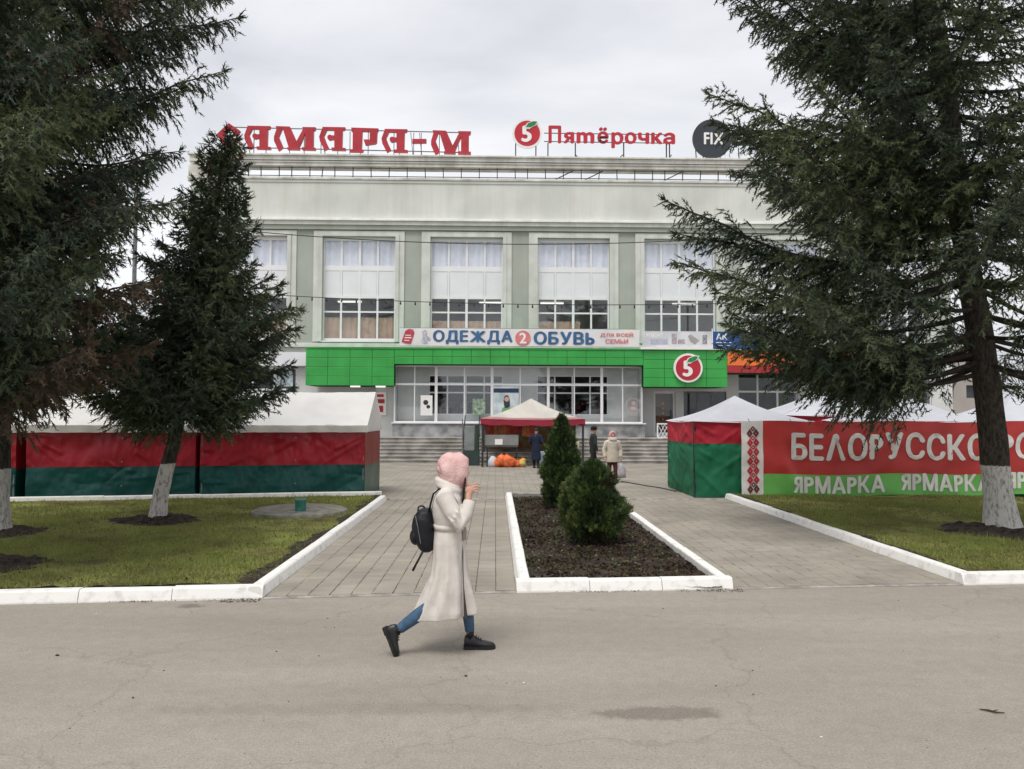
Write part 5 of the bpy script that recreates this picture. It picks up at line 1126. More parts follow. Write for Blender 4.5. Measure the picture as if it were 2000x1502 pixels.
# ---- right side: square tents with pointed roofs
def pyramid_tent(label, x0, x1, y0, dep, eave, peak, seed, zs=1.37, walls=True):
    t = thing('market_tent', (x0, y0, 0), label, 'tent', 'pointed tents on the right'); up = Vector((0, 0, 1))
    c = [Vector((x0, y0, 0)), Vector((x1, y0, 0)), Vector((x1, y0 + dep, 0)), Vector((x0, y0 + dep, 0))]; pk = Vector(((x0 + x1) / 2, y0 + dep / 2, peak)); nrm = [Vector((0, -1, 0)), Vector((1, 0, 0)), Vector((0, 1, 0)), Vector((-1, 0, 0))]
    for k in range(4):
        a, b = c[k], c[(k + 1) % 4]
        if walls:
            bl = 0.13 if k == 3 else 0.05
            cloth(a, b, 0.03, zs - 0.001, 0.05, seed + k, nrm[k], 80, 30, 0, bl).build('lower_wall', m_tgreen2, t, smooth=True)
            cloth(a, b, zs, eave, 0.05, seed + k, nrm[k], 80, 16, 0, bl).build('upper_wall', m_tred2, t, smooth=True)
        a2, b2 = a + nrm[k] * 0.06 - (b - a).normalized() * 0.06, b + nrm[k] * 0.06 + (b - a).normalized() * 0.06
        def f(u, v, a2=a2, b2=b2, k=k):
            p = (a2.lerp(b2, u) + up * eave).lerp(pk, v); w = math.sin(v * math.pi)
            return p + up * (-0.10 * w + 0.012 * math.sin(u * 26 + seed + k) * w * (1 - v) - 0.035 * math.sin(u * math.pi) * (1 - v))
        MB().grid(f, 36, 12).build('roof_sheet', m_troof2, t, smooth=True)
    for q in c: MB().tube([q + (pk - q).normalized() * 0.0 + up * 0.0 + Vector((0.03 if q.x == x0 else -0.03, 0.03 if q.y == y0 else -0.03, 0)), q + up * (eave - 0.03) + Vector((0.03 if q.x == x0 else -0.03, 0.03 if q.y == y0 else -0.03, 0))], 0.02, 8).build('pole', m_steel, t)
    MB().tube([c[0] + Vector((-0.035, -0.045, 0.03)), c[0] + Vector((-0.035, -0.045, eave))], 0.014, 6).build('corner_strap', m_steel, t)
    return t
Q0 = G(1357, 973)
pyramid_tent('green and red pointed tent with a white roof beside the right path', Q0.x, Q0.x + 3.0, Q0.y, 3.0, 1.93, 2.62, 31)
pyramid_tent('white pointed tent right behind the big spruce trunk and banner', Q0.x + 4.7, Q0.x + 7.7, Q0.y + 0.25, 3.0, 1.95, 2.75, 41)
pyramid_tent('white pointed tent cut by the right picture edge behind the banner', Q0.x + 7.85, Q0.x + 10.85, Q0.y + 0.25, 3.0, 1.95, 2.75, 51)
pyramid_tent('white pointed tent farther back, between the other pointed tents', Q0.x + 3.6, Q0.x + 7.4, Q0.y + 3.6, 3.2, 2.1, 2.95, 61)
# ---- long fair banner hung along the right tents
YH = Q0.y - 0.16; b0, b1 = at(1448, 900, YH).x, at(2140, 900, YH).x
XBAN = at(1490, 900, YH).x
ban = thing('fair_banner', (b0, YH, 0), 'long red and green fair banner with white lettering and woven ornament strip', 'banner')
ZT, ZG, ZLb = 1.93, 0.60, 0.07
def bsag(x, z):
    k = (x - b0); r = 0.025 * math.sin(k * 1.9 + 1.4 * fbm(k * .6, z)) + 0.028 * fbm(k * 0.9, z * 1.3) + 0.014 * fbm(k * 3.4 + 7, z * 1.6) + 0.10 * math.exp(-((k - 0.75 - 0.35 * (1.9 - z)) / 0.16) ** 2) * min(1, max(0, (1.75 - z))) * 0.55
    return -abs(r)
def bz(x, z): return z + 0.022 * math.sin((x - b0) * 2.0) + 0.012 * (x - b0) * (0.5 if z < 1 else 0.2)
def bpiece(x0, x1, z0, z1, name, m, off=0.0, nu=110, nv=14):
    return MB().grid(lambda u, v: (x0 + (x1 - x0) * u, YH - off + bsag(x0 + (x1 - x0) * u, z0 + (z1 - z0) * v), bz(x0 + (x1 - x0) * u, z0 + (z1 - z0) * v)), nu, nv).build(name, m, ban, smooth=True)
m_bred = mat('banner_red', (0.40, 0.030, 0.027), rough=0.45, var=0.12, scale=0.8, spec=0.4); m_bgreen = mat('banner_green', (0.13, 0.40, 0.085), rough=0.45, var=0.12, scale=0.8, spec=0.4)
m_bwhite = mat('banner_print_white', (0.66, 0.63, 0.60), rough=0.5, var=0.08, scale=3)
bpiece(XBAN, b1, ZG + 0.001, ZT, 'red_field', m_bred); bpiece(XBAN, b1, ZLb, ZG, 'green_field', m_bgreen, nv=6)
bpiece(b0, XBAN - 0.002, ZLb, ZT, 'ornament_strip', m_bwhite, nu=8, nv=24)
cv = lambda off: (lambda v: (v[0], v[1] - off + bsag(v[0], v[2]), bz(v[0], v[2])))
def bz_px(px, py): p = at(px, py, YH); return p.x, p.z
def banner_text(s, px0, px1, py0, py1, bold, nm='lettering'):
    x0, z0 = bz_px(px0, py1); x1, z1 = bz_px(px1, py0)
    n = len(s)
    text_mb(s, x0, x1, z0, z1, YH, 0.004, bold, curve=cv(0.012)).build(nm, m_bwhite, ban)
banner_text('БЕΛОРУССКО-РО', 1545, 2020, 847, 900, 0.04)
banner_text('ЯРМАРКА', 1548, 1727, 930, 964, 0.04); banner_text('ЯРМАРКА', 1759, 1934, 927, 961, 0.04); banner_text('ЯРМАРКА', 1965, 2136, 925, 959, 0.04)
# woven ornament: stacked diamonds and crosses
om = MB(); od = MB(); x0, x1 = b0 + 0.13, XBAN - 0.10; cxo = (x0 + x1) / 2; hw = (x1 - x0) / 2
def dia(mb, cx, cz, rx, rz, th):
    for sx_ in (-1, 1):
        for sz_ in (-1, 1):
            pts = [(cx + sx_ * rx, cz), (cx + sx_ * (rx - th), cz), (cx, cz + sz_ * (rz - th * rz / rx)), (cx, cz + sz_ * rz)]
            mb.add([(x, YH - 0.010 + bsag(x, z), bz(x, z)) for x, z in pts], [(0, 1, 2, 3) if sx_ * sz_ > 0 else (3, 2, 1, 0)])
z = ZLb + 0.16; i = 0
while z < ZT - 0.1:
    mb = om if 1 <= i <= 5 else od
    dia(mb, cxo - hw / 2, z, hw / 2, 0.115, 0.05); dia(mb, cxo + hw / 2, z, hw / 2, 0.115, 0.05); dia(mb, cxo - hw / 2, z, 0.045, 0.05, 0.03); dia(mb, cxo + hw / 2, z, 0.045, 0.05, 0.03)
    dia(mb, cxo, z + 0.115, hw * 0.42, 0.07, 0.04)
    z += 0.232; i += 1
om.build('ornament_red', mat('ornament_red', (0.42, 0.03, 0.04)), ban); od.build('ornament_dark', mat('ornament_dark', (0.13, 0.035, 0.035)), ban)
ft = MB()
for k in range(9):
    x = b0 + 0.2 + k * 1.05; ft.tube([(x, YH + bsag(x, ZT) - 0.004, bz(x, ZT) - 0.01), (x + 0.01, YH + 0.10, 2.0)], 0.008, 5)
ft.build('ties', m_steel, ban)
# fold-away barrier strip and power cable on the plaza
cb = thing('ground_cable', tuple(G(1215, 942)), 'black power cable lying on the plaza paving towards the green tent', 'cable')
MB().tube([G(1214, 941, 0.02) , G(1235, 944, 0.02), G(1262, 949, 0.02), G(1290, 953, 0.02), G(1320, 960, 0.02)], 0.022, 6).build('cable', m_steel, cb)

# ------------------------------------------------------------------ fruit stall in front of the stairs
YK = 30.6; kx = lambda px, Y=YK: (px - 968) / 1500 * Y
kz = lambda py, Y=YK: CAM_H + (813 - py) / 1500 * Y
stl = thing('market_stall', (kx(942), YK, 0), 'open stall with a pale pointed roof and red valance before the stairs', 'stall')
SXa, SXb, SD = kx(943), kx(1139), 3.2
for y in (YK, YK + SD):
    for x in (SXa, SXb): MB().box(x - 0.04, x + 0.04, y - 0.04, y + 0.04, 0.012, 1.92).build('post', m_steel, stl)
    MB().box(SXa + 0.041, SXb - 0.041, y - 0.03, y + 0.03, 1.86, 1.92).build('rail', m_steel, stl)
pk = Vector(((SXa + SXb) / 2, YK + SD / 2, 2.78)); cs = [Vector((SXa - .08, YK - .08, 1.93)), Vector((SXb + .08, YK - .08, 1.93)), Vector((SXb + .08, YK + SD + .08, 1.93)), Vector((SXa - .08, YK + SD + .08, 1.93))]
m_sroof = tarp('stall_roof_cloth', (0.66, 0.63, 0.57), rough=0.7, trans=0.3)
m_sbord = tarp('stall_roof_border', (0.55, 0.27, 0.27), rough=0.7, trans=0.3)
m_sval = tarp('stall_valance', (0.36, 0.03, 0.06), rough=0.7, trans=0.2)
for k in range(4):
    a, b = cs[k], cs[(k + 1) % 4]
    MB().grid(lambda u, v, a=a, b=b: a.lerp(b, u).lerp(pk, v) + Vector((0, 0, -0.10 * math.sin(v * math.pi) + 0.02 * math.sin(u * 17) * math.sin(v * math.pi) - 0.05 * math.sin(u * math.pi) * (1 - v))), 24, 10).build('roof_sheet', m_sroof, stl, smooth=True)
    MB().grid(lambda u, v, a=a, b=b: a.lerp(b, u).lerp(pk, v * 0.13) + Vector((0, 0, 0.008 - 0.10 * math.sin(v * 0.13 * math.pi) + 0.02 * math.sin(u * 17) * math.sin(v * 0.13 * math.pi) - 0.05 * math.sin(u * math.pi) * (1 - v * 0.13))), 24, 3).build('roof_border', m_sbord, stl, smooth=True)
    MB().grid(lambda u, v, a=a, b=b: a.lerp(b, u) + Vector((0, 0, -0.01 - 0.24 * (1 - v) * (0.75 + 0.25 * abs(math.sin(u * 13))) - 0.05 * math.sin(u * math.pi))) + (b - a).normalized().cross(Vector((0, 0, 1))) * (0.02 * math.sin(u * 25)), 30, 3).build('valance', m_sval, stl, smooth=True)
MB().grid(lambda u, v: (SXa + 0.05 + (SXb - SXa - 0.1) * u, YK + SD - 0.05 + 0.03 * math.sin(u * 30), 0.6 + 1.3 * v), 30, 4).build('back_sheet', mat('stall_back_cloth', (0.20, 0.055, 0.03), rough=0.9, var=0.5, scale=2.5, col2=(0.11, 0.10, 0.05)), stl, smooth=True)
# hanging red garments
ORD = ['first', 'second', 'third', 'fourth', 'fifth', 'sixth', 'seventh', 'eighth', 'ninth', 'tenth', 'eleventh', 'twelfth']
rnd = random.Random(3)
for k in range(12):
    x = kx(952) + k * 0.165; hgt = rnd.uniform(0.5, 0.68)
    g = thing('hanging_garment', (x, YK + 0.5, 1.3), '%s dark red garment from the left post, hung under the stall roof' % ORD[k], 'garment', 'red garments hung in the stall')
    c_ = rnd.choice(((0.24, 0.03, 0.02), (0.33, 0.05, 0.03), (0.14, 0.02, 0.025), (0.30, 0.10, 0.04)))
    w = rnd.uniform(0.075, 0.095)
    MB().loft([[(x + sx_ * w * a, YK + 0.5 + sy * 0.16 * b, z) for sx_, sy in ((-1, -1), (1, -1), (1, 1), (-1, 1))] for z, a, b in ((1.84, .4, .2), (1.78, .9, .8), (1.5, .8, .7), (1.86 - hgt, 1.0, .95))]).build('cloth', mat('garment_%.2f_%.2f' % (c_[0], c_[1]), c_, rough=0.9, var=0.3, scale=6), g)
    MB().bar((x, YK + 0.5, 1.84), (x, YK + 0.5, 1.9), 0.015).build('hook', m_steel, g)
# counter with glass-topped trays, fruit nets below
ctr = thing('stall_counter', (kx(948), YK + 0.2, 0), 'grey covered counter table under the stall roof', 'table')
MB().box(kx(950), kx(1012), YK + 0.15, YK + 1.1, 0.80, 0.86).build('table_top', m_greysteel, ctr)
MB().grid(lambda u, v: (kx(947) + (kx(1013) - kx(947)) * u, YK + 0.12 - 0.05 * v, 0.87 + 0.42 * v), 8, 3).build('front_sheet', mat('grey_sheet', (0.27, 0.285, 0.28), rough=0.5, var=0.12, scale=3), ctr)
MB().box(kx(967), kx(982), YK + 0.03, YK + 0.045, 0.90, 1.12).build('price_card', m_signw, ctr)
lg = MB()
for x in (kx(952), kx(1010)):
    for y in (YK + 0.2, YK + 1.0): lg.box(x - .025, x + .025, y - .025, y + .025, 0.012, 0.8)
lg.build('leg', m_steel, ctr)
m_or = mat('orange_net', (0.72, 0.16, 0.05), rough=0.6, var=0.25, scale=8); m_or2 = mat('yellow_net', (0.62, 0.42, 0.12), rough=0.6, var=0.3, scale=8)
for k in range(7):
    x = kx(974) + 0.15 * k + rnd.uniform(-.05, .05); r = rnd.choice((0.14, 0.18, 0.22, 0.25)); y = YK - 0.02 + rnd.uniform(-.22, .12)
    g = thing('fruit_net', (x, y, 0.012), ('yellow net sack of fruit at the right end of the pile' if k == 6 else '%s orange net sack of fruit from the white bag, under the counter' % ORD[k]), 'sack', 'net sacks of fruit')
    mb = MB(); mb.ell((x, y, 0.012 + r * 0.95), (r * 0.9, r * 0.75, r), 14, 10)
    mb.v = [(v[0] + .07 * fbm(v[0] * 7, v[2] * 7, k), v[1] + .05 * fbm(v[1] * 9, v[2] * 9, k), max(.013, v[2] + .06 * fbm(v[0] * 8, v[1] * 8, k + 4))) for v in mb.v]
    mb.build('sack', m_or2 if k == 6 else m_or, g, smooth=True)
    tz = 0.012 + r * 1.9
    MB().loft([[(x + a * math.cos(t * 1.05), y + a * math.sin(t * 1.05), tz + q) for t in range(6)] for a, q in ((.07, -.03), (.025, .02), (.05, .07))]).build('tie', m_or, g)
wb = thing('white_bag', (kx(962), YK, 0.012), 'white plastic bag slumped left of the orange sacks', 'bag')
MB().loft([[(kx(963) + a * math.cos(t * .628) * (1 + .2 * math.sin(t * 2.2)), YK + 0.0 + a * .7 * math.sin(t * .628), 0.013 + q) for t in range(10)] for a, q in ((.16, 0), (.22, .1), (.2, .25), (.12, .38), (.05, .44))]).build('bag', mat('white_plastic', (0.62, 0.63, 0.66), rough=0.4, trans=0.2), wb, smooth=True)
# boxes at the right side of the stall
for k, (px, w, h, c_, lb) in enumerate(((1063, .55, .62, (0.32, 0.40, 0.42), 'pale blue crate stack beside the navy-coated shopper'), (1118, .5, 1.05, (0.52, 0.50, 0.42), 'cream carton stack at the right stall post'))):
    g = thing('carton', (kx(px), YK + .1, .012), lb, 'carton'); m_ = mat('carton_%d' % k, c_, rough=0.8, var=0.3, scale=6)
    n = 3
    for j in range(n):
        o = MB().box(kx(px) - w / 2 + .02 * j, kx(px) + w / 2 + .015 * j, YK + .0, YK + .45, .013 + h / n * j, .013 + h / n * (j + 1) - .008).build('box', m_, g, bevel=.01)
# dark green kiosk box left of the stall
kb_ = thing('utility_cabinet', (kx(906), 31.5, 0), 'dark green and grey cabinet standing left of the stall', 'cabinet')
KY = 31.4
MB().box(kx(905, KY), kx(937, KY), KY, KY + .6, .012, .62).build('base', mat('cabinet_green', (0.035, 0.055, 0.05), rough=0.6), kb_, bevel=.01)
MB().box(kx(908, KY), kx(927, KY), KY + .05, KY + .5, .625, 1.62).build('panel', mat('cabinet_grey', (0.22, 0.245, 0.245), rough=0.5), kb_, bevel=.01)
MB().box(kx(928, KY), kx(935, KY), KY + .05, KY + .5, .625, 1.68).build('post', mat('cabinet_dark', (0.03, 0.06, 0.045), rough=0.6), kb_)
MB().bar((kx(904, KY), KY, .0), (kx(904, KY), KY, 1.9), .05).build('rod', m_greysteel, kb_)
# ------------------------------------------------------------------ people
m_skin = mat('skin', (0.52, 0.29, 0.22), rough=0.55, var=0.08, scale=20)
m_coat = mat('oatmeal_wool', (0.60, 0.555, 0.51), rough=0.95, var=0.08, scale=9, bump=0.4, bscale=55, dist=0.006, spec=0.1)
m_belt = mat('wool_belt', (0.30, 0.265, 0.225), rough=0.95, var=0.1, scale=9)
m_hoodp = mat('pink_plush', (0.68, 0.40, 0.385), rough=1.0, var=0.10, scale=7, bump=0.9, bscale=70, dist=0.012, spec=0.1, col2=(0.76, 0.52, 0.49))
m_jeans = mat('blue_denim', (0.050, 0.098, 0.165), rough=0.9, var=0.22, scale=14, bump=0.3, bscale=120, dist=0.004)
m_black = mat('black_leather', (0.010, 0.010, 0.012), rough=0.38, var=0.3, scale=20, spec=0.5)
m_blacknylon = mat('black_nylon', (0.008, 0.008, 0.011), rough=0.5, var=0.3, scale=12, bump=0.3, bscale=14, dist=0.02)
m_sole = mat('shoe_sole', (0.018, 0.016, 0.015), rough=0.7)
m_hair = mat('dark_hair', (0.018, 0.012, 0.010), rough=0.5, var=0.3, scale=40)
m_gap_shade = mat('coat_gap_shade', (0.060, 0.052, 0.050), rough=0.9)  # dark tone standing for shade in the gap between the coat fronts
def shoe(parent, o, d, up, ln=0.27, m=m_black):
    d, up = Vector(d).normalized(), Vector(up).normalized(); sd_ = up.cross(d); k = ln / 0.275; o = Vector(o)
    W = lambda x, y, z: o + (d * x + sd_ * y + up * z) * k
    secs = [(-0.072, .022, .085), (-0.062, .034, .118), (-0.03, .039, .132), (0.0, .040, .128), (0.03, .041, .108), (0.06, .044, .086), (0.10, .048, .072), (0.14, .048, .062), (0.175, .041, .054), (0.195, .028, .045), (0.203, .012, .036)]
    rings = [[W(x, w * math.copysign(abs(math.cos(t)) ** 0.7, math.cos(t)), .028 + (h - .028) * max(0, math.sin(t)) ** 0.85) for t in [math.pi * q / 10 for q in range(11)]] for x, w, h in secs]
    so = MB().loft(rings).build('shoe', m, parent, smooth=True, merge=True)
    ol = [(-.076, .012), (-.07, .032), (-.03, .040), (.03, .038), (.08, .046), (.13, .052), (.18, .046), (.203, .028), (.211, .0)]
    pl = ol + [(x, -y) for x, y in reversed(ol[:-1])]
    MB().loft([[W(x, y, z + (.0 if x < .0 else .0)) for x, y in pl] for z in (0.0, .03)]).build('sole', m_sole, so); MB().loft([[W(x, y, z) for x, y in ((-.077, -.03), (-.01, -.04), (-.01, .04), (-.077, .03))] for z in (-.006, .034)]).build('heel', m_sole, so)
    lc = MB()
    for x, z in ((.035, .112), (.055, .097), (.075, .087)): lc.tube([W(x, -.03, z - .008), W(x + .004, 0, z + .004), W(x, .03, z - .008)], .004 * k, 5)
    lc.build('laces', m_sole, so)
    return so
W0 = G(887, 1272); SW = W0.y / FPX
def w_(px, py, dy=0.0): return Vector((W0.x + (px - 887) * SW, W0.y + dy, (1272 - py) * SW))
wm = thing('person', tuple(W0), 'person in a long beige coat and pink hood walking right across the road', 'person')
# body: one continuous skin under the clothes
b = MB()
hc = w_(889, 924, 0.0); fwd = Vector((1, 0.28, -0.10)).normalized(); sid = Vector((-0.27, 0.96, 0)).normalized(); upv = fwd.cross(sid) * -1
upv = upv if upv.z > 0 else -upv
HM = Matrix((fwd, sid, upv)).transposed()
b.ell(hc, (0.093, 0.074, 0.112), 20, 14, HM); b.ell(hc + fwd * 0.045 - upv * 0.055, (0.05, 0.05, 0.058), 14, 10, HM)
b.tube([hc + fwd * 0.085 + upv * 0.012, hc + fwd * 0.112 - upv * 0.022, hc + fwd * 0.088 - upv * 0.034], [0.009, 0.015, 0.010], 8)
b.tube([hc + fwd * 0.083 - upv * 0.058 + sid * -0.022, hc + fwd * 0.093 - upv * 0.057, hc + fwd * 0.083 - upv * 0.058 + sid * 0.022], 0.010, 8)
b.tube([hc - upv * 0.06 - fwd * 0.02, w_(877, 962)], [0.052, 0.058], 12)
b.tube([w_(876, 958), w_(876, 985), w_(877, 1030), w_(877, 1075), w_(877, 1095)], [0.07, 0.105, 0.10, 0.12, 0.10], 14)
SHn, ELn, WRn = w_(868, 972, -0.145), w_(898, 1026, -0.185), w_(913, 981, -0.10)
b.tube([w_(873, 966, -0.05), SHn, ELn, WRn], [0.05, 0.05, 0.04, 0.028], 10)
SHf, ELf, WRf = w_(872, 972, 0.15), w_(874, 1030, 0.21), w_(900, 1052, 0.15)
b.tube([w_(873, 966, 0.05), SHf, ELf, WRf], [0.05, 0.05, 0.04, 0.028], 10)
HPn, KNn, ANn = w_(874, 1085, -0.08), w_(860, 1168, -0.09), w_(776, 1229, -0.11)
HPf, KNf, ANf = w_(880, 1085, 0.08), w_(908, 1160, 0.08), w_(917, 1246, 0.07)
b.tube([HPn, KNn, ANn], [0.075, 0.05, 0.034], 10); b.tube([HPf, KNf, ANf], [0.075, 0.05, 0.034], 10)
# near hand raised to the chin: palm, four fingers, thumb
pc = w_(914, 962, -0.075); hd = Vector((0.80, 0.25, 0.50)).normalized(); hn = Vector((-0.35, -0.6, 0.7)).normalized(); hs = hd.cross(hn).normalized()
b.tube([WRn, w_(913.5, 972, -0.085), pc + hd * 0.02], [0.026, 0.030, 0.032], 10)
b.ell(pc, (0.044, 0.026, 0.036), 12, 8, Matrix((hd, hn.cross(hd), hd.cross(hn.cross(hd)))).transposed())
for i, (ln, sp) in enumerate(((0.074, 0.033), (0.080, 0.012), (0.074, -0.009), (0.058, -0.029))):
    r0 = pc + hd * 0.034 + Vector((0.0, 0.3, 1.0)).normalized() * sp; d1 = (hd + Vector((0.25, 0, -0.20 - 0.1 * i))).normalized(); d2 = (d1 + Vector((0.05, 0.1, -0.55))).normalized()
    b.tube([r0 - hd * 0.012, r0 + d1 * ln * 0.5, r0 + d1 * ln * 0.5 + d2 * ln * 0.5], [0.0088, 0.0080, 0.0068], 8)
b.tube([pc - hd * 0.01 + Vector((0, 0, 0.02)), pc + Vector((-0.005, -0.01, 0.05)), pc + Vector((-0.012, 0.0, 0.082))], [0.012, 0.0105, 0.009], 8)
remesh(b, 'body', m_skin, wm, 0.0055, 2)
# eyes and brows are in the hood's shadow; hair frames the face
hm = MB()
for ph0, ph1, sc in ((0.62, 1.25, 1.0),):
    hm.grid(lambda u, v: hc + fwd * (0.112 * math.cos(ph0 + (ph1 - ph0) * v)) + (sid * math.cos(-0.9 + 4.94 * u) * 0.088 + upv * math.sin(-0.9 + 4.94 * u) * 0.126) * math.sin(ph0 + (ph1 - ph0) * v), 30, 5)
for q in range(5):
    y = -0.055 - 0.006 * q; hm.tube([w_(905, 925, y), w_(907, 943, y), w_(903 + q * 0.6, 962, y - 0.02), w_(902 + q, 985 + 3 * q, -0.085 - .01 * q)], [0.008, 0.009, 0.007, 0.003], 6)
hm.build('hair', m_hair, wm, smooth=True)
# hood
hcc = w_(883, 924, 0.0)
def hoodp(u, v):
    ph = 0.74 + (math.pi - 0.74) * v; th = 2 * math.pi * u; st_ = math.sin(ph); cz = math.sin(th)
    p = hcc + fwd * (0.124 * math.cos(ph) - 0.002) + sid * (0.112 * st_ * math.cos(th)) + upv * (0.131 * st_ * math.copysign(abs(cz) ** (0.8 if cz > 0 else 1.0), cz) * (1.0 if cz > 0 else 1.16)) + Vector((0.0, 0, 0))
    if cz < 0: p += Vector((0.025, 0, -0.022)) * (-cz) * st_
    n = 0.016 * fbm(p.x * 11, p.y * 11, p.z * 11) + 0.012 * math.sin(v * 11 + th * 0.5 + 2 * fbm(u * 3, v * 2))
    return p + (p - hcc).normalized() * n
o = MB().grid(hoodp, 44, 26).build('hood', m_hoodp, wm, smooth=True, merge=True); sm = o.modifiers.new('s', 'SOLIDIFY'); sm.thickness = 0.02; sm.offset = 1
nk = MB().loft([[w_(cx, py) + Vector((math.cos(q) * hw * SW * (1 + .06 * math.sin(5 * q)), math.sin(q) * hy * (1 + .06 * math.sin(4 * q + 1)), (-.035 * math.cos(q)))) for q in [2 * math.pi * k / 28 for k in range(28)]] for py, cx, hw, hy in ((930, 880, 25, .108), (940, 880, 25.5, .110), (949, 881, 24, .105), (957, 882, 20, .095), (963, 882, 14, .08))]).build('hood_neck', m_hoodp, o, smooth=True)
rim = MB().tube([hoodp(k / 36, 0.0) for k in range(37)], 0.017, 8).build('hood_rim', m_hoodp, o, smooth=True)
# coat
CR = [(950, 875, 15, .075), (958, 875, 22, .12), (966, 873, 27, .165), (978, 873, 30, .205), (992, 873, 31.5, .208), (1012, 875, 31.5, .195), (1030, 876.5, 29, .178), (1040, 876.5, 29.5, .182), (1062, 876, 31.5, .20), (1095, 877.5, 34, .205), (1125, 878.5, 38, .210), (1150, 877, 46, .215), (1175, 872.5, 54.5, .222), (1192, 869.5, 60, .225), (1203, 868, 62, .222)]
def cring(row, n=64, inset=0.0):
    py, cx, hw, hy = row; c = w_(cx, py); t = max(0.0, (py - 1035) / 168.0); out = []
    rid = [(3.25, .35, .20), (3.75, .5, .17), (4.25, .4, .15), (4.75, .25, .16), (5.25, .15, .15), (5.75, -.1, .14), (0.5, .1, .2), (1.4, .2, .25), (2.3, .1, .25)]
    for k in range(n):
        th = 2 * math.pi * k / n; A = 0.014 + 0.085 * t ** 1.1
        rip = 1 + A * (0.9 * (1 - 2 * abs(math.sin(3.0 * th + 0.5 + 0.7 * t)) ** 0.7) * 0.7 + 0.4 * math.sin(11 * th + 2.1 - 2.0 * t) + 0.5 * fbm(th * 2.2, py * 0.02)) + 0.02 * fbm(math.cos(th) * 3, py * 0.06, math.sin(th) * 3)
        rip += (0.015 + 0.11 * t ** 0.8) * sum(math.exp(-(((th - (b0_ - dr * t) + math.pi) % (2 * math.pi) - math.pi) / w0) ** 2) for b0_, dr, w0 in rid) - (0.06 * t ** .8)
        zz = 0.0
        if py > 1160: zz = 0.026 * math.cos(th) * t
        out.append(c + Vector((math.cos(th) * hw * SW * rip - inset * math.cos(th), math.sin(th) * hy * rip - inset * math.sin(th), zz)))
    return out
cm = MB(); cm.loft([cring(r) for r in CR])
cm.tube([w_(872, 968, -0.09), w_(868, 972, -0.165), w_(884, 1000, -0.20), w_(899, 1027, -0.205), w_(909, 1006, -0.165), w_(916, 982, -0.115)], [0.075, 0.080, 0.073, 0.067, 0.060, 0.052], 16)
cm.tube([w_(874, 968, 0.09), w_(872, 972, 0.165), w_(874, 1002, 0.21), w_(878, 1030, 0.225), w_(892, 1044, 0.20), w_(903, 1054, 0.16)], [0.075, 0.080, 0.073, 0.066, 0.058, 0.052], 16)
for q, (dx, dz, r) in enumerate(((0, 0, .030), (1.5, 7, .034))):   # broad collar, higher at the nape
    cm.tube([w_(874 + dx + 21 * math.cos(a), 951 + dz + 8 * math.cos(a), 0.115 * math.sin(a) * (1 + .1 * q)) for a in [2 * math.pi * k / 28 for k in range(29)]], r, 10)
for a_, c_, d_ in (((880, 1000), (897, 1022), -.27), ((876, 1008), (893, 1030), -.268), ((886, 992), (900, 1012), -.262)):   # sleeve creases
    cm.tube([w_(a_[0], a_[1], d_ + .012), w_((a_[0] + c_[0]) / 2 + 1, (a_[1] + c_[1]) / 2 - 3, d_), w_(c_[0], c_[1], d_ + .01)], [.006, .017, .006], 6)
coat = remesh(cm, 'coat', m_coat, wm, 0.0085, 2)
def on_coat(px, py, out=0.004):
    rows = [r[0] for r in CR]; cx, hw, hy = [float(np.interp(py, rows, [r[i] for r in CR])) for i in (1, 2, 3)]
    q = max(-0.985, min(0.985, (px - cx) / hw)); return w_(px, py, -hy * math.sqrt(1 - q * q) - out)
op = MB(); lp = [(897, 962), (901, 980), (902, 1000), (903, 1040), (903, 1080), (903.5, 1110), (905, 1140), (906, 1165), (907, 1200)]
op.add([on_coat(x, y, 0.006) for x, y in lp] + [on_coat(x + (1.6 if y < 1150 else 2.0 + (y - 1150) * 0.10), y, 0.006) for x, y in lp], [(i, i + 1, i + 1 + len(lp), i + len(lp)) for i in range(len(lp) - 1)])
op.build('coat_opening_shade', m_gap_shade, coat)  # ribbon laid on the cloth, the gap's shade put into its colour
pk_ = MB(); pk_.tube([on_coat(887, 1060, .002), on_coat(893, 1071, .004), on_coat(894.5, 1082, .002)], .006, 6); pk_.build('pocket_edge', m_coat, coat)
bl = MB(); 
for k in range(64):
    pass
bl.loft([cring((py, 876.5, 29.8 + e, .183 + e * SW)) for py, e in ((1027, 0), (1027, 1.4), (1037, 1.4), (1037, 0))], cap=False); bl.build('belt', m_coat, coat, smooth=True)
bt = MB(); bt.loft([[on_coat(906 + dx + k * 0.25, 1033 + k * 8, 0.03 + dy) for dx, dy in ((-3, 0), (3, -.02), (3, -.03), (-3, -.01))] for k in range(4)]); bt.build('belt_end', m_belt, coat)
# jeans and shoes
jm = MB()
jm.tube([HPn, KNn, ANn.lerp(KNn, 0.5), ANn.lerp(KNn, 0.10)], [0.085, 0.062, 0.058, 0.045], 14); jm.tube([HPf, KNf, KNf.lerp(ANf, 0.5), ANf + Vector((-.002, 0, 0.03))], [0.085, 0.062, 0.052, 0.042], 14)
remesh(jm, 'trousers', m_jeans, wm, 0.010, 2)
MB().tube([ANf + Vector((0, 0, .05)), ANf + Vector((0, 0, -.03))], .036, 10).build('sock', m_blacknylon, wm, smooth=True); MB().tube([ANn.lerp(KNn, .15), ANn], .036, 10).build('sock', m_blacknylon, wm, smooth=True)
shoe(wm, w_(921, 1272, 0.07) + Vector((0, 0, 0.002)), (1, 0.04, 0), (0, 0, 1), 0.27)
dn = Vector((0.40, -0.04, -0.917)).normalized(); shoe(wm, w_(754, 1221, -0.11) + dn * 0.070 + Vector((0, 0, 0.0)), dn, (0.917, 0, 0.40), 0.262)
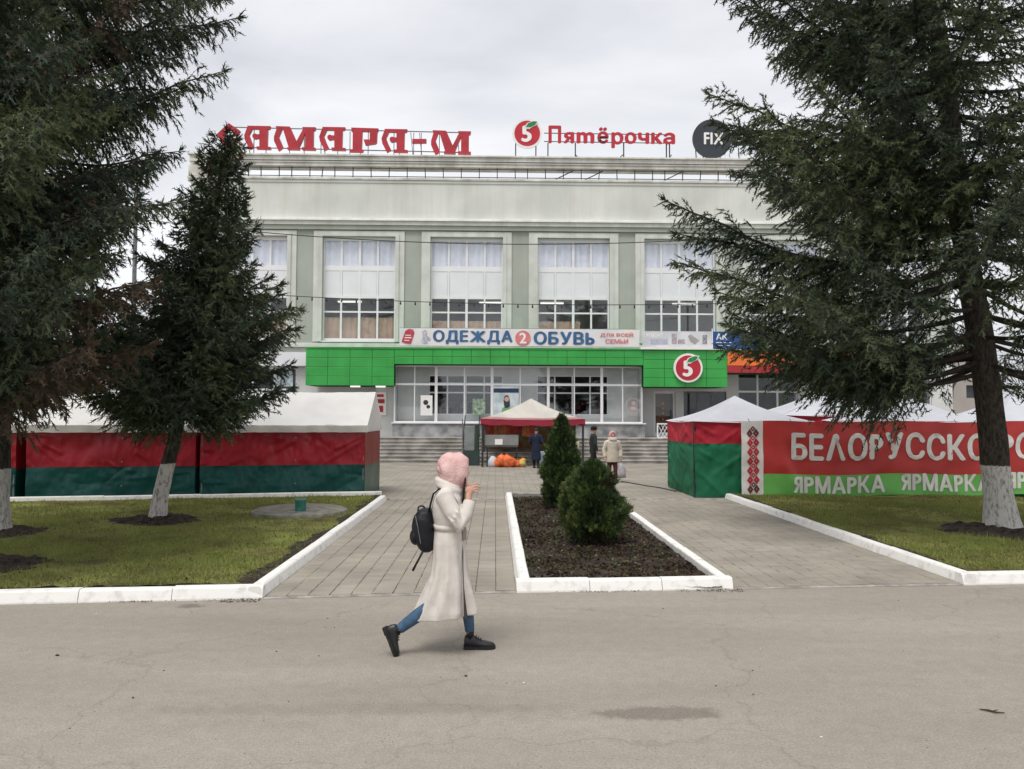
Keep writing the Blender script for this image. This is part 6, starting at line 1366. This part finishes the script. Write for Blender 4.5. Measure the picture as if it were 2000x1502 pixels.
# backpack
bp = thing('backpack', tuple(w_(826, 1040)), 'small black backpack hanging on the back of the walking person in beige', 'backpack')
BRs = [(998, 833, 9, .055), (1004, 829, 15, .10), (1018, 826, 20.5, .125), (1035, 826, 22, .13), (1052, 827.5, 20.5, .13), (1066, 830, 17, .125), (1076, 833, 13.5, .115), (1081, 833, 8, .08)]
br = MB(); br.loft([[w_(cx, py) + Vector((math.copysign(abs(math.cos(a)) ** .75, math.cos(a)) * hw * SW * (1 + .05 * fbm(a, py * .05)), math.copysign(abs(math.sin(a)) ** .75, math.sin(a)) * hy, 0)) for a in [2 * math.pi * k / 28 for k in range(28)]] for py, cx, hw, hy in BRs])
remesh(br, 'pack_body', m_blacknylon, bp, 0.010, 2)
pk2 = MB(); pk2.ell(w_(812, 1052, -0.01), (.055, .10, .075), 14, 9); pk2.build('front_pocket', m_blacknylon, bp, smooth=True)
hd_ = MB(); hd_.tube([w_(829, 1000), w_(826, 995), w_(821, 993.5), w_(816, 996), w_(815, 1002), w_(818, 1008)], .008, 8); hd_.build('handle', m_blacknylon, bp, smooth=True)
st_ = MB(); st_.tube([w_(838, 1002, -.08), w_(842, 985, -.10), w_(847, 968, -.12), w_(858, 958, -.13), w_(880, 962, -.155), w_(893, 985, -.175)], .009, 8); st_.build('shoulder_strap', m_blacknylon, bp, smooth=True)
ds = MB(); ds.tube([w_(829, 1074, -.10), w_(822, 1088, -.115), w_(815, 1101, -.12), w_(809, 1113, -.12)], [.012, .010, .010, .012], 6); ds.build('loose_strap', m_blacknylon, bp, smooth=True)
zp = MB(); zp.tube([w_(813, 1010, -.112), w_(818, 1030, -.135), w_(824, 1062, -.135)], .004, 5); zp.build('zip', m_greysteel, bp)

def figure(label, pos, H, face, coat_m, hem, trou_m, head_m, arms, stride=0.06, hw=0.125, hy=0.20, hood=None, hat=None, puff=0.0, z0=0.012, boots=m_black, scarf=None, flare=1.1):
    """standing or walking person; local x = forward"""
    p0 = Vector((pos.x, pos.y, z0)); t = thing('person', tuple(p0), label, 'person')
    cf, sf = math.cos(face), math.sin(face)
    W = lambda x, y, z: p0 + Vector((cf * x - sf * y, sf * x + cf * y, z)) * H
    Rm = Matrix.Rotation(face, 3, 'Z')
    b = MB(); hc = W(0.012, 0, 0.925)
    b.ell(hc, (0.056 * H, 0.047 * H, 0.070 * H), 16, 10, Rm); b.tube([W(.062, 0, .935), W(.078, 0, .918), W(.064, 0, .912)], [.006 * H, .010 * H, .006 * H], 6)
    b.tube([W(0, 0, .88), W(-.005, 0, .82)], [.032 * H, .04 * H], 10); b.tube([W(-.005, 0, .82), W(0, 0, .70), W(0, 0, .52)], [.06 * H, .075 * H, .07 * H], 12)
    for sgn in (-1, 1):
        b.tube([W(0, sgn * .05, .50), W(sgn * stride * .5, sgn * .055, .28), W(sgn * stride, sgn * .055, .05)], [.05 * H, .035 * H, .024 * H], 8)
        a = arms[0 if sgn < 0 else 1]
        pts = [W(0, sgn * .06, .81)] + [W(q[0], sgn * q[1], q[2]) for q in a]
        b.tube(pts, [.03 * H, .032 * H, .026 * H, .018 * H][:len(pts)], 8)
        e, d_ = pts[-1], (pts[-1] - pts[-2]).normalized()
        b.ell(e + d_ * .028 * H, (.026 * H, .016 * H, .030 * H), 8, 6)
        for f in range(4): b.tube([e + d_ * .04 * H + Rm @ Vector(((f - 1.5) * .011 * H, 0, 0)), e + d_ * (.078 - .006 * abs(f - 1)) * H + Rm @ Vector(((f - 1.5) * .012 * H + .008, 0, 0))], .0065 * H, 6)
        b.tube([e + d_ * .015 * H, e + d_ * .045 * H + Rm @ Vector((.028 * H, 0, 0))], .007 * H, 6)
    remesh(b, 'body', m_skin, t, 0.010, 2)
    c = MB(); zs = [.86, .84, .815, .78, .72, .64, .56, .48, .38, .28, .2]; prof = [.45, .75, .95, 1.05, 1.05, 1.0, 1.05, 1.08, flare, flare * 1.05, flare * 1.1]; prx = [.5, .7, .85, 1.0, 1.05, 1.0, 1.05, 1.1, flare, flare * 1.05, flare * 1.1]
    rings = []
    for z, a, bq in zip(zs, prof, prx):
        if z < hem - 1e-6: break
        rings.append((z, a, bq))
    rings.append((hem, rings[-1][1] * 1.01, rings[-1][2] * 1.01))
    c.loft([[W(math.cos(q) * hw * .5 * bq * (1 + (.03 + puff * .6 * abs(math.sin(z * 60))) * math.sin(5 * q + z * 9)), math.sin(q) * hy * .5 * a * (1 + .03 * math.sin(4 * q + z * 7)), z) for q in [2 * math.pi * k / 28 for k in range(28)]] for z, a, bq in rings])
    for sgn in (-1, 1):
        a = arms[0 if sgn < 0 else 1]; pts = [W(0, sgn * .05, .805)] + [W(q[0], sgn * q[1], q[2]) for q in a]
        c.tube(pts, [(.046 + puff * .4) * H, (.044 + puff * .4) * H, (.038 + puff * .4) * H, (.030 + puff * .3) * H][:len(pts)], 10)
    remesh(c, 'coat', coat_m, t, 0.014, 2)
    l = MB()
    for sgn in (-1, 1): l.tube([W(0, sgn * .05, .50), W(sgn * stride * .5, sgn * .055, .28), W(sgn * stride, sgn * .055, .06)], [.056 * H, .044 * H, .036 * H], 10)
    remesh(l, 'trousers', trou_m, t, 0.014, 1)
    for sgn in (-1, 1): shoe(t, W(sgn * stride - .005, sgn * .055, 0) + Vector((0, 0, 0.002)), (cf, sf, 0), (0, 0, 1), .15 * H, boots)
    hmx = MB()
    if hood:   # knitted hat or hood
        hmx.grid(lambda u, v: hc + Rm @ Vector(((-.008 + .068 * math.cos(.72 + 2.42 * v) * 1.0) * H, .060 * H * math.sin(.72 + 2.42 * v) * math.cos(2 * math.pi * u), .082 * H * math.sin(.72 + 2.42 * v) * math.sin(2 * math.pi * u))), 24, 12)
        o = hmx.build('hood', hood, t, smooth=True, merge=True); s_ = o.modifiers.new('s', 'SOLIDIFY'); s_.thickness = .02; s_.offset = 1
    else:
        hmx.grid(lambda u, v: hc + Rm @ Vector(((-.010 + .062 * math.cos(2 * math.pi * u) * math.sin(1.75 * v)) * H, .054 * H * math.sin(2 * math.pi * u) * math.sin(1.75 * v), (.012 + .068 * math.cos(1.75 * v)) * H)), 24, 10)
        o = hmx.build('hair', head_m, t, smooth=True, merge=True)
    if hat:
        h_ = MB(); h_.loft([[hc + Rm @ Vector((math.cos(q) * a * H - .004, math.sin(q) * bq * H, z * H)) for q in [2 * math.pi * k / 20 for k in range(20)]] for a, bq, z in ((.064, .056, .022), (.068, .060, .045), (.062, .056, .075), (.035, .03, .086))])
        h_.loft([[hc + Rm @ Vector((x * H, y * H, z * H)) for x, y in ((.045, -.046), (.085, -.04), (.112, 0), (.085, .04), (.045, .046))] for z in (.026, .036)]); h_.build('cap', hat, t, smooth=False)
    if scarf: 
        s_ = MB()
        for z, r in ((.845, .030), (.868, .026)): s_.tube([W(.008 + .058 * math.cos(q), .062 * math.sin(q), z) for q in [2 * math.pi * k / 18 for k in range(19)]], r * H, 8)
        remesh(s_, 'scarf', scarf, t, .012, 2)
    return t, W
m_navy = mat('navy_coat', (0.012, 0.017, 0.038), rough=0.85, var=0.25, scale=10); m_dkgreen = mat('dark_green_jacket', (0.012, 0.020, 0.019), rough=0.7, var=0.3, scale=10); m_cream = mat('cream_puffer', (0.56, 0.50, 0.41), rough=0.6, var=0.10, scale=8, bump=0.4, bscale=22, dist=.02)
m_burg = mat('burgundy_trousers', (0.06, 0.020, 0.022), rough=0.9); m_charc = mat('charcoal_trousers', (0.018, 0.018, 0.02), rough=0.9); m_pinkhat = mat('pink_knit', (0.56, 0.30, 0.31), rough=1, var=.15, scale=30, bump=.5, bscale=90); m_whitefur = mat('white_scarf', (0.66, 0.62, 0.58), rough=1, bump=.6, bscale=80); m_blackcap = mat('black_cap', (0.008, 0.008, 0.009), rough=0.8)
straight = [(0.0, .120, .79), (-.01, .170, .64), (.03, .165, .50)]
bent = [(0.0, .120, .79), (-.02, .165, .65), (.09, .10, .60)]
figure('person in a long navy coat standing with their back to us at the stall', G(1047, 915), 1.57, math.radians(75), m_navy, .20, m_charc, m_hair, (bent, bent), .02, .15, .205, None, None)
figure('person in a dark green jacket and black cap walking right behind the thujas', Vector((at(1159, 850, 27.0).x, 27.0, 0)), 1.66, math.radians(8), m_dkgreen, .44, m_charc, m_hair, (straight, straight), .12, .145, .205, None, m_blackcap, .01)
t_, Wq = figure('person in a cream puffer jacket and pink hat carrying a white bag', G(1196, 943), 1.56, math.radians(-80), m_cream, .40, m_burg, m_hair, (straight, straight), .05, .16, .225, m_pinkhat, None, .012, scarf=m_whitefur, flare=1.15)
hb = Wq(.035, .165, .47)
bg = thing('carrier_bag', tuple(hb + Vector((0, 0, -.45))), 'white plastic carrier bag held by the person in cream', 'bag')
BGm = mat('white_carrier', (0.55, 0.52, 0.54), rough=0.35, var=.12, scale=9, trans=.3)
MB().loft([[hb + Vector((math.cos(q) * a * (1 + .12 * math.sin(3 * q + z * 30)), math.sin(q) * a * .55, z)) for q in [2 * math.pi * k / 16 for k in range(16)]] for a, z in ((.04, -.60), (.14, -.585), (.165, -.48), (.15, -.36), (.10, -.24), (.045, -.14))]).build('bag', BGm, bg, smooth=True)
MB().tube([hb + Vector((-.04, 0, -.15)), hb + Vector((-.02, 0, -.05)), hb + Vector((0, 0, -.02)), hb + Vector((.02, 0, -.05)), hb + Vector((.04, 0, -.15))], .008, 6).build('handle', BGm, bg)
# ------------------------------------------------------------------ cables, distant trees, litter
YW = 26.0
def post(label, x, y, h):
    t = thing('utility_pole', (x, y, 0), label, 'pole', 'cable poles')
    MB().tube([(x, y, 0), (x, y, h)], [.09, .06], 12).build('shaft', m_greysteel, t); MB().box(x - .25, x + .25, y - .04, y + .04, h - .3, h - .22).build('arm', m_greysteel, t)
pa, pb_ = at(262, 556, YW), at(1690, 583, YW)
post('steel cable pole hidden behind the leaning spruce', pa.x, YW, 9.8); post('steel cable pole hidden behind the right spruce crown', pb_.x, YW, 9.9)
sl = thing('light_string', tuple(pa), 'string of small bulbs strung across the plaza in front of the store windows', 'string lights')
def sag(u): return pa.lerp(pb_, u) + Vector((0, 0, -0.42 * 4 * u * (1 - u)))
MB().tube([sag(k / 40) for k in range(41)], .013, 5, cap=False).build('cable', m_steel, sl)
bm_ = MB(); bm_.tube([(0, 0, 0), (0, 0, -.05)], .022, 6); bm_.ell((0, 0, -.085), (.032, .032, .045), 8, 6); bme = bm_.mesh('bulb', smooth=True); bme.materials.append(m_dark)
n = int((pb_ - pa).length / .497)
for k in range(1, n): link_mesh('bulb', bme, sl, sag(k / n))
c2a, c2b = at(250, 425, YW), at(1700, 440, YW)
ct = thing('overhead_cable', tuple(c2a), 'thin dark cable sagging across the upper store windows', 'cable')
MB().tube([c2a.lerp(c2b, k / 40) + Vector((0, 0, -.78 * 4 * (k / 40) * (1 - k / 40))) for k in range(41)], .016, 5, cap=False).build('cable', m_steel, ct)
# bare trees and a far block beyond the right end of the store
m_bare = mat('bare_twigs', (0.115, 0.095, 0.080), rough=1, var=.3, scale=1)
def bare_tree(label, x, y, h, seed):
    rr = random.Random(seed); t = thing('bare_tree', (x, y, 0), label, 'tree', 'bare trees beyond the store'); mb = MB(); tw = MB()
    def grow(p, d, ln, r, lv):
        q = p + d * ln; m_ = p + d * ln * .5 + Vector((rr.uniform(-1, 1), rr.uniform(-1, 1), 0)) * ln * .06
        (mb if lv < 2 else tw).tube([p, m_, q], [r, r * .85, r * .65], 6 if lv < 2 else 3, cap=False)
        if lv >= 5: return
        for _ in range(3 if lv else 4):
            nd_ = (d + Vector((rr.uniform(-1, 1), rr.uniform(-1, 1), rr.uniform(-.25, .75))) * .72).normalized(); grow(p.lerp(q, rr.uniform(.55, 1)), nd_, ln * rr.uniform(.55, .8), r * .55, lv + 1)
    grow(Vector((x, y, -.1)), Vector((0, 0, 1)), h * .32, h * .02, 0)
    mb.build('trunk', m_bare, t); tw.build('crown', m_bare, t)
for i, (x, y, h, lb) in enumerate(((27, 47, 9, 'bare tree just beyond the right end of the store'), (31, 52, 10, 'second bare tree from the right end of the store'), (35.5, 49, 8.5, 'bare tree farthest right beyond the store'), (-25, 56, 10, 'bare tree beyond the left end of the store'), (-31, 60, 11, 'bare tree farthest left beyond the store'))): bare_tree(lb, x, y, h, 70 + i)
m_far = mat('far_plaster', (0.36, 0.33, 0.30), rough=.9, var=.1, scale=.3); m_farw = mat('far_window', (0.06, 0.07, 0.08), rough=.3)
for (x0, x1, y, h, lb) in ((40, 62, 95, 11, 'low brownish block far beyond the right end of the store'), (-70, -38, 110, 12, 'pale block far beyond the left end of the store')):
    t = thing('far_building', (x0, y, 0), lb, 'building'); hl = []
    for r in range(3):
        for k in range(int((x1 - x0) / 3)): hl.append((x0 + 1 + 3 * k, x0 + 2.4 + 3 * k, 1.2 + 3.3 * r, 2.8 + 3.3 * r))
    MB().wall(x0, x1, 0, h, y, y + .4, hl).build('wall', m_far, t); MB().box(x0, x1, y + .45, y + 10, 0, h - .1).build('core', m_farw, t); MB().box(x0 - .3, x1 + .3, y - .3, y + 10, h, h + .4).build('roof', m_corn, t)
# twig, pebbles and scraps on the road
tg = G(1938, 1388); tw_ = thing('fallen_twig', tuple(tg), 'small dark twig lying on the road near the right edge', 'twig')
MB().tube([G(1913, 1385, .008), G(1930, 1387, .01), G(1945, 1391, .012), G(1962, 1392, .008)], [.004, .007, .006, .003], 6).tube([G(1938, 1389, .01), G(1950, 1386, .016)], [.005, .002], 5).build('twig', m_limb, tw_)
rg = np.random.default_rng(9)
gx_, gy_ = rg.uniform(-7, 7, 2600), 3.2 + 6.0 * rg.random(2600) ** 1.3
gs = rg.uniform(.0015, .0055, 2600) * np.where(rg.random(2600) < .04, 2.2, 1.0); ga = rg.random((2600, 3)) * 6.28
GV = np.stack([np.stack([np.stack([gx_ + gs * np.cos(ga[:, 0] + a), gy_ + gs * np.sin(ga[:, 0] + a), gs * 0.1 + 0 * gx_], 1) for a in (0, 2.1)] + [np.stack([gx_, gy_, gs * 1.1], 1)], 1), np.stack([np.stack([gx_ + gs * np.cos(ga[:, 0] + a), gy_ + gs * np.sin(ga[:, 0] + a), gs * 0.1 + 0 * gx_], 1) for a in (2.1, 4.2)] + [np.stack([gx_, gy_, gs * 1.1], 1)], 1), np.stack([np.stack([gx_ + gs * np.cos(ga[:, 0] + a), gy_ + gs * np.sin(ga[:, 0] + a), gs * 0.1 + 0 * gx_], 1) for a in (4.2, 6.3)] + [np.stack([gx_, gy_, gs * 1.1], 1)], 1)], 1)
m_grit = tint_material('road_grit', [(0, (0.06, 0.05, 0.04)), (0.6, (0.20, 0.18, 0.15)), (1, (0.45, 0.42, 0.38))], .9)
tag(tri_mesh('gravel', GV.reshape(-1, 3, 3), np.repeat(rg.random(2600), 3), m_grit), 'fine loose grit strewn over the road', 'grit', kind='stuff')
lp_ = [(112, 1281, .018, 0), (910, 1321, .014, 0), (1023, 1334, .010, 1), (1190, 1157, .016, 1), (905, 1153, .012, 1), (188, 1199, .012, 1), (640, 1208, .008, 0), (1398, 1340, .008, 0), (1604, 1440, .010, 1), (1470, 1310, .008, 0), (320, 1310, .008, 0), (540, 1273, .009, 0)]
m_peb = [mat('dark_pebble', (0.03, 0.025, 0.02), rough=.9), mat('paper_scrap', (0.6, 0.6, 0.58), rough=.8)]
sp = MB(); sw = MB()
for px, py, r, k in lp_:
    g_ = G(px, py); (sw if k else sp).ell((g_.x, g_.y, r * .3), (r, r * .7, r * .45), 7, 5)
for mb_, m_, lb in ((sp, m_peb[0], 'scattered dark pebbles and leaf crumbs on the road'), (sw, m_peb[1], 'tiny white scraps scattered on the road')):
    o = mb_.build('road_grit', m_); tag(o, lb, 'grit', kind='stuff')
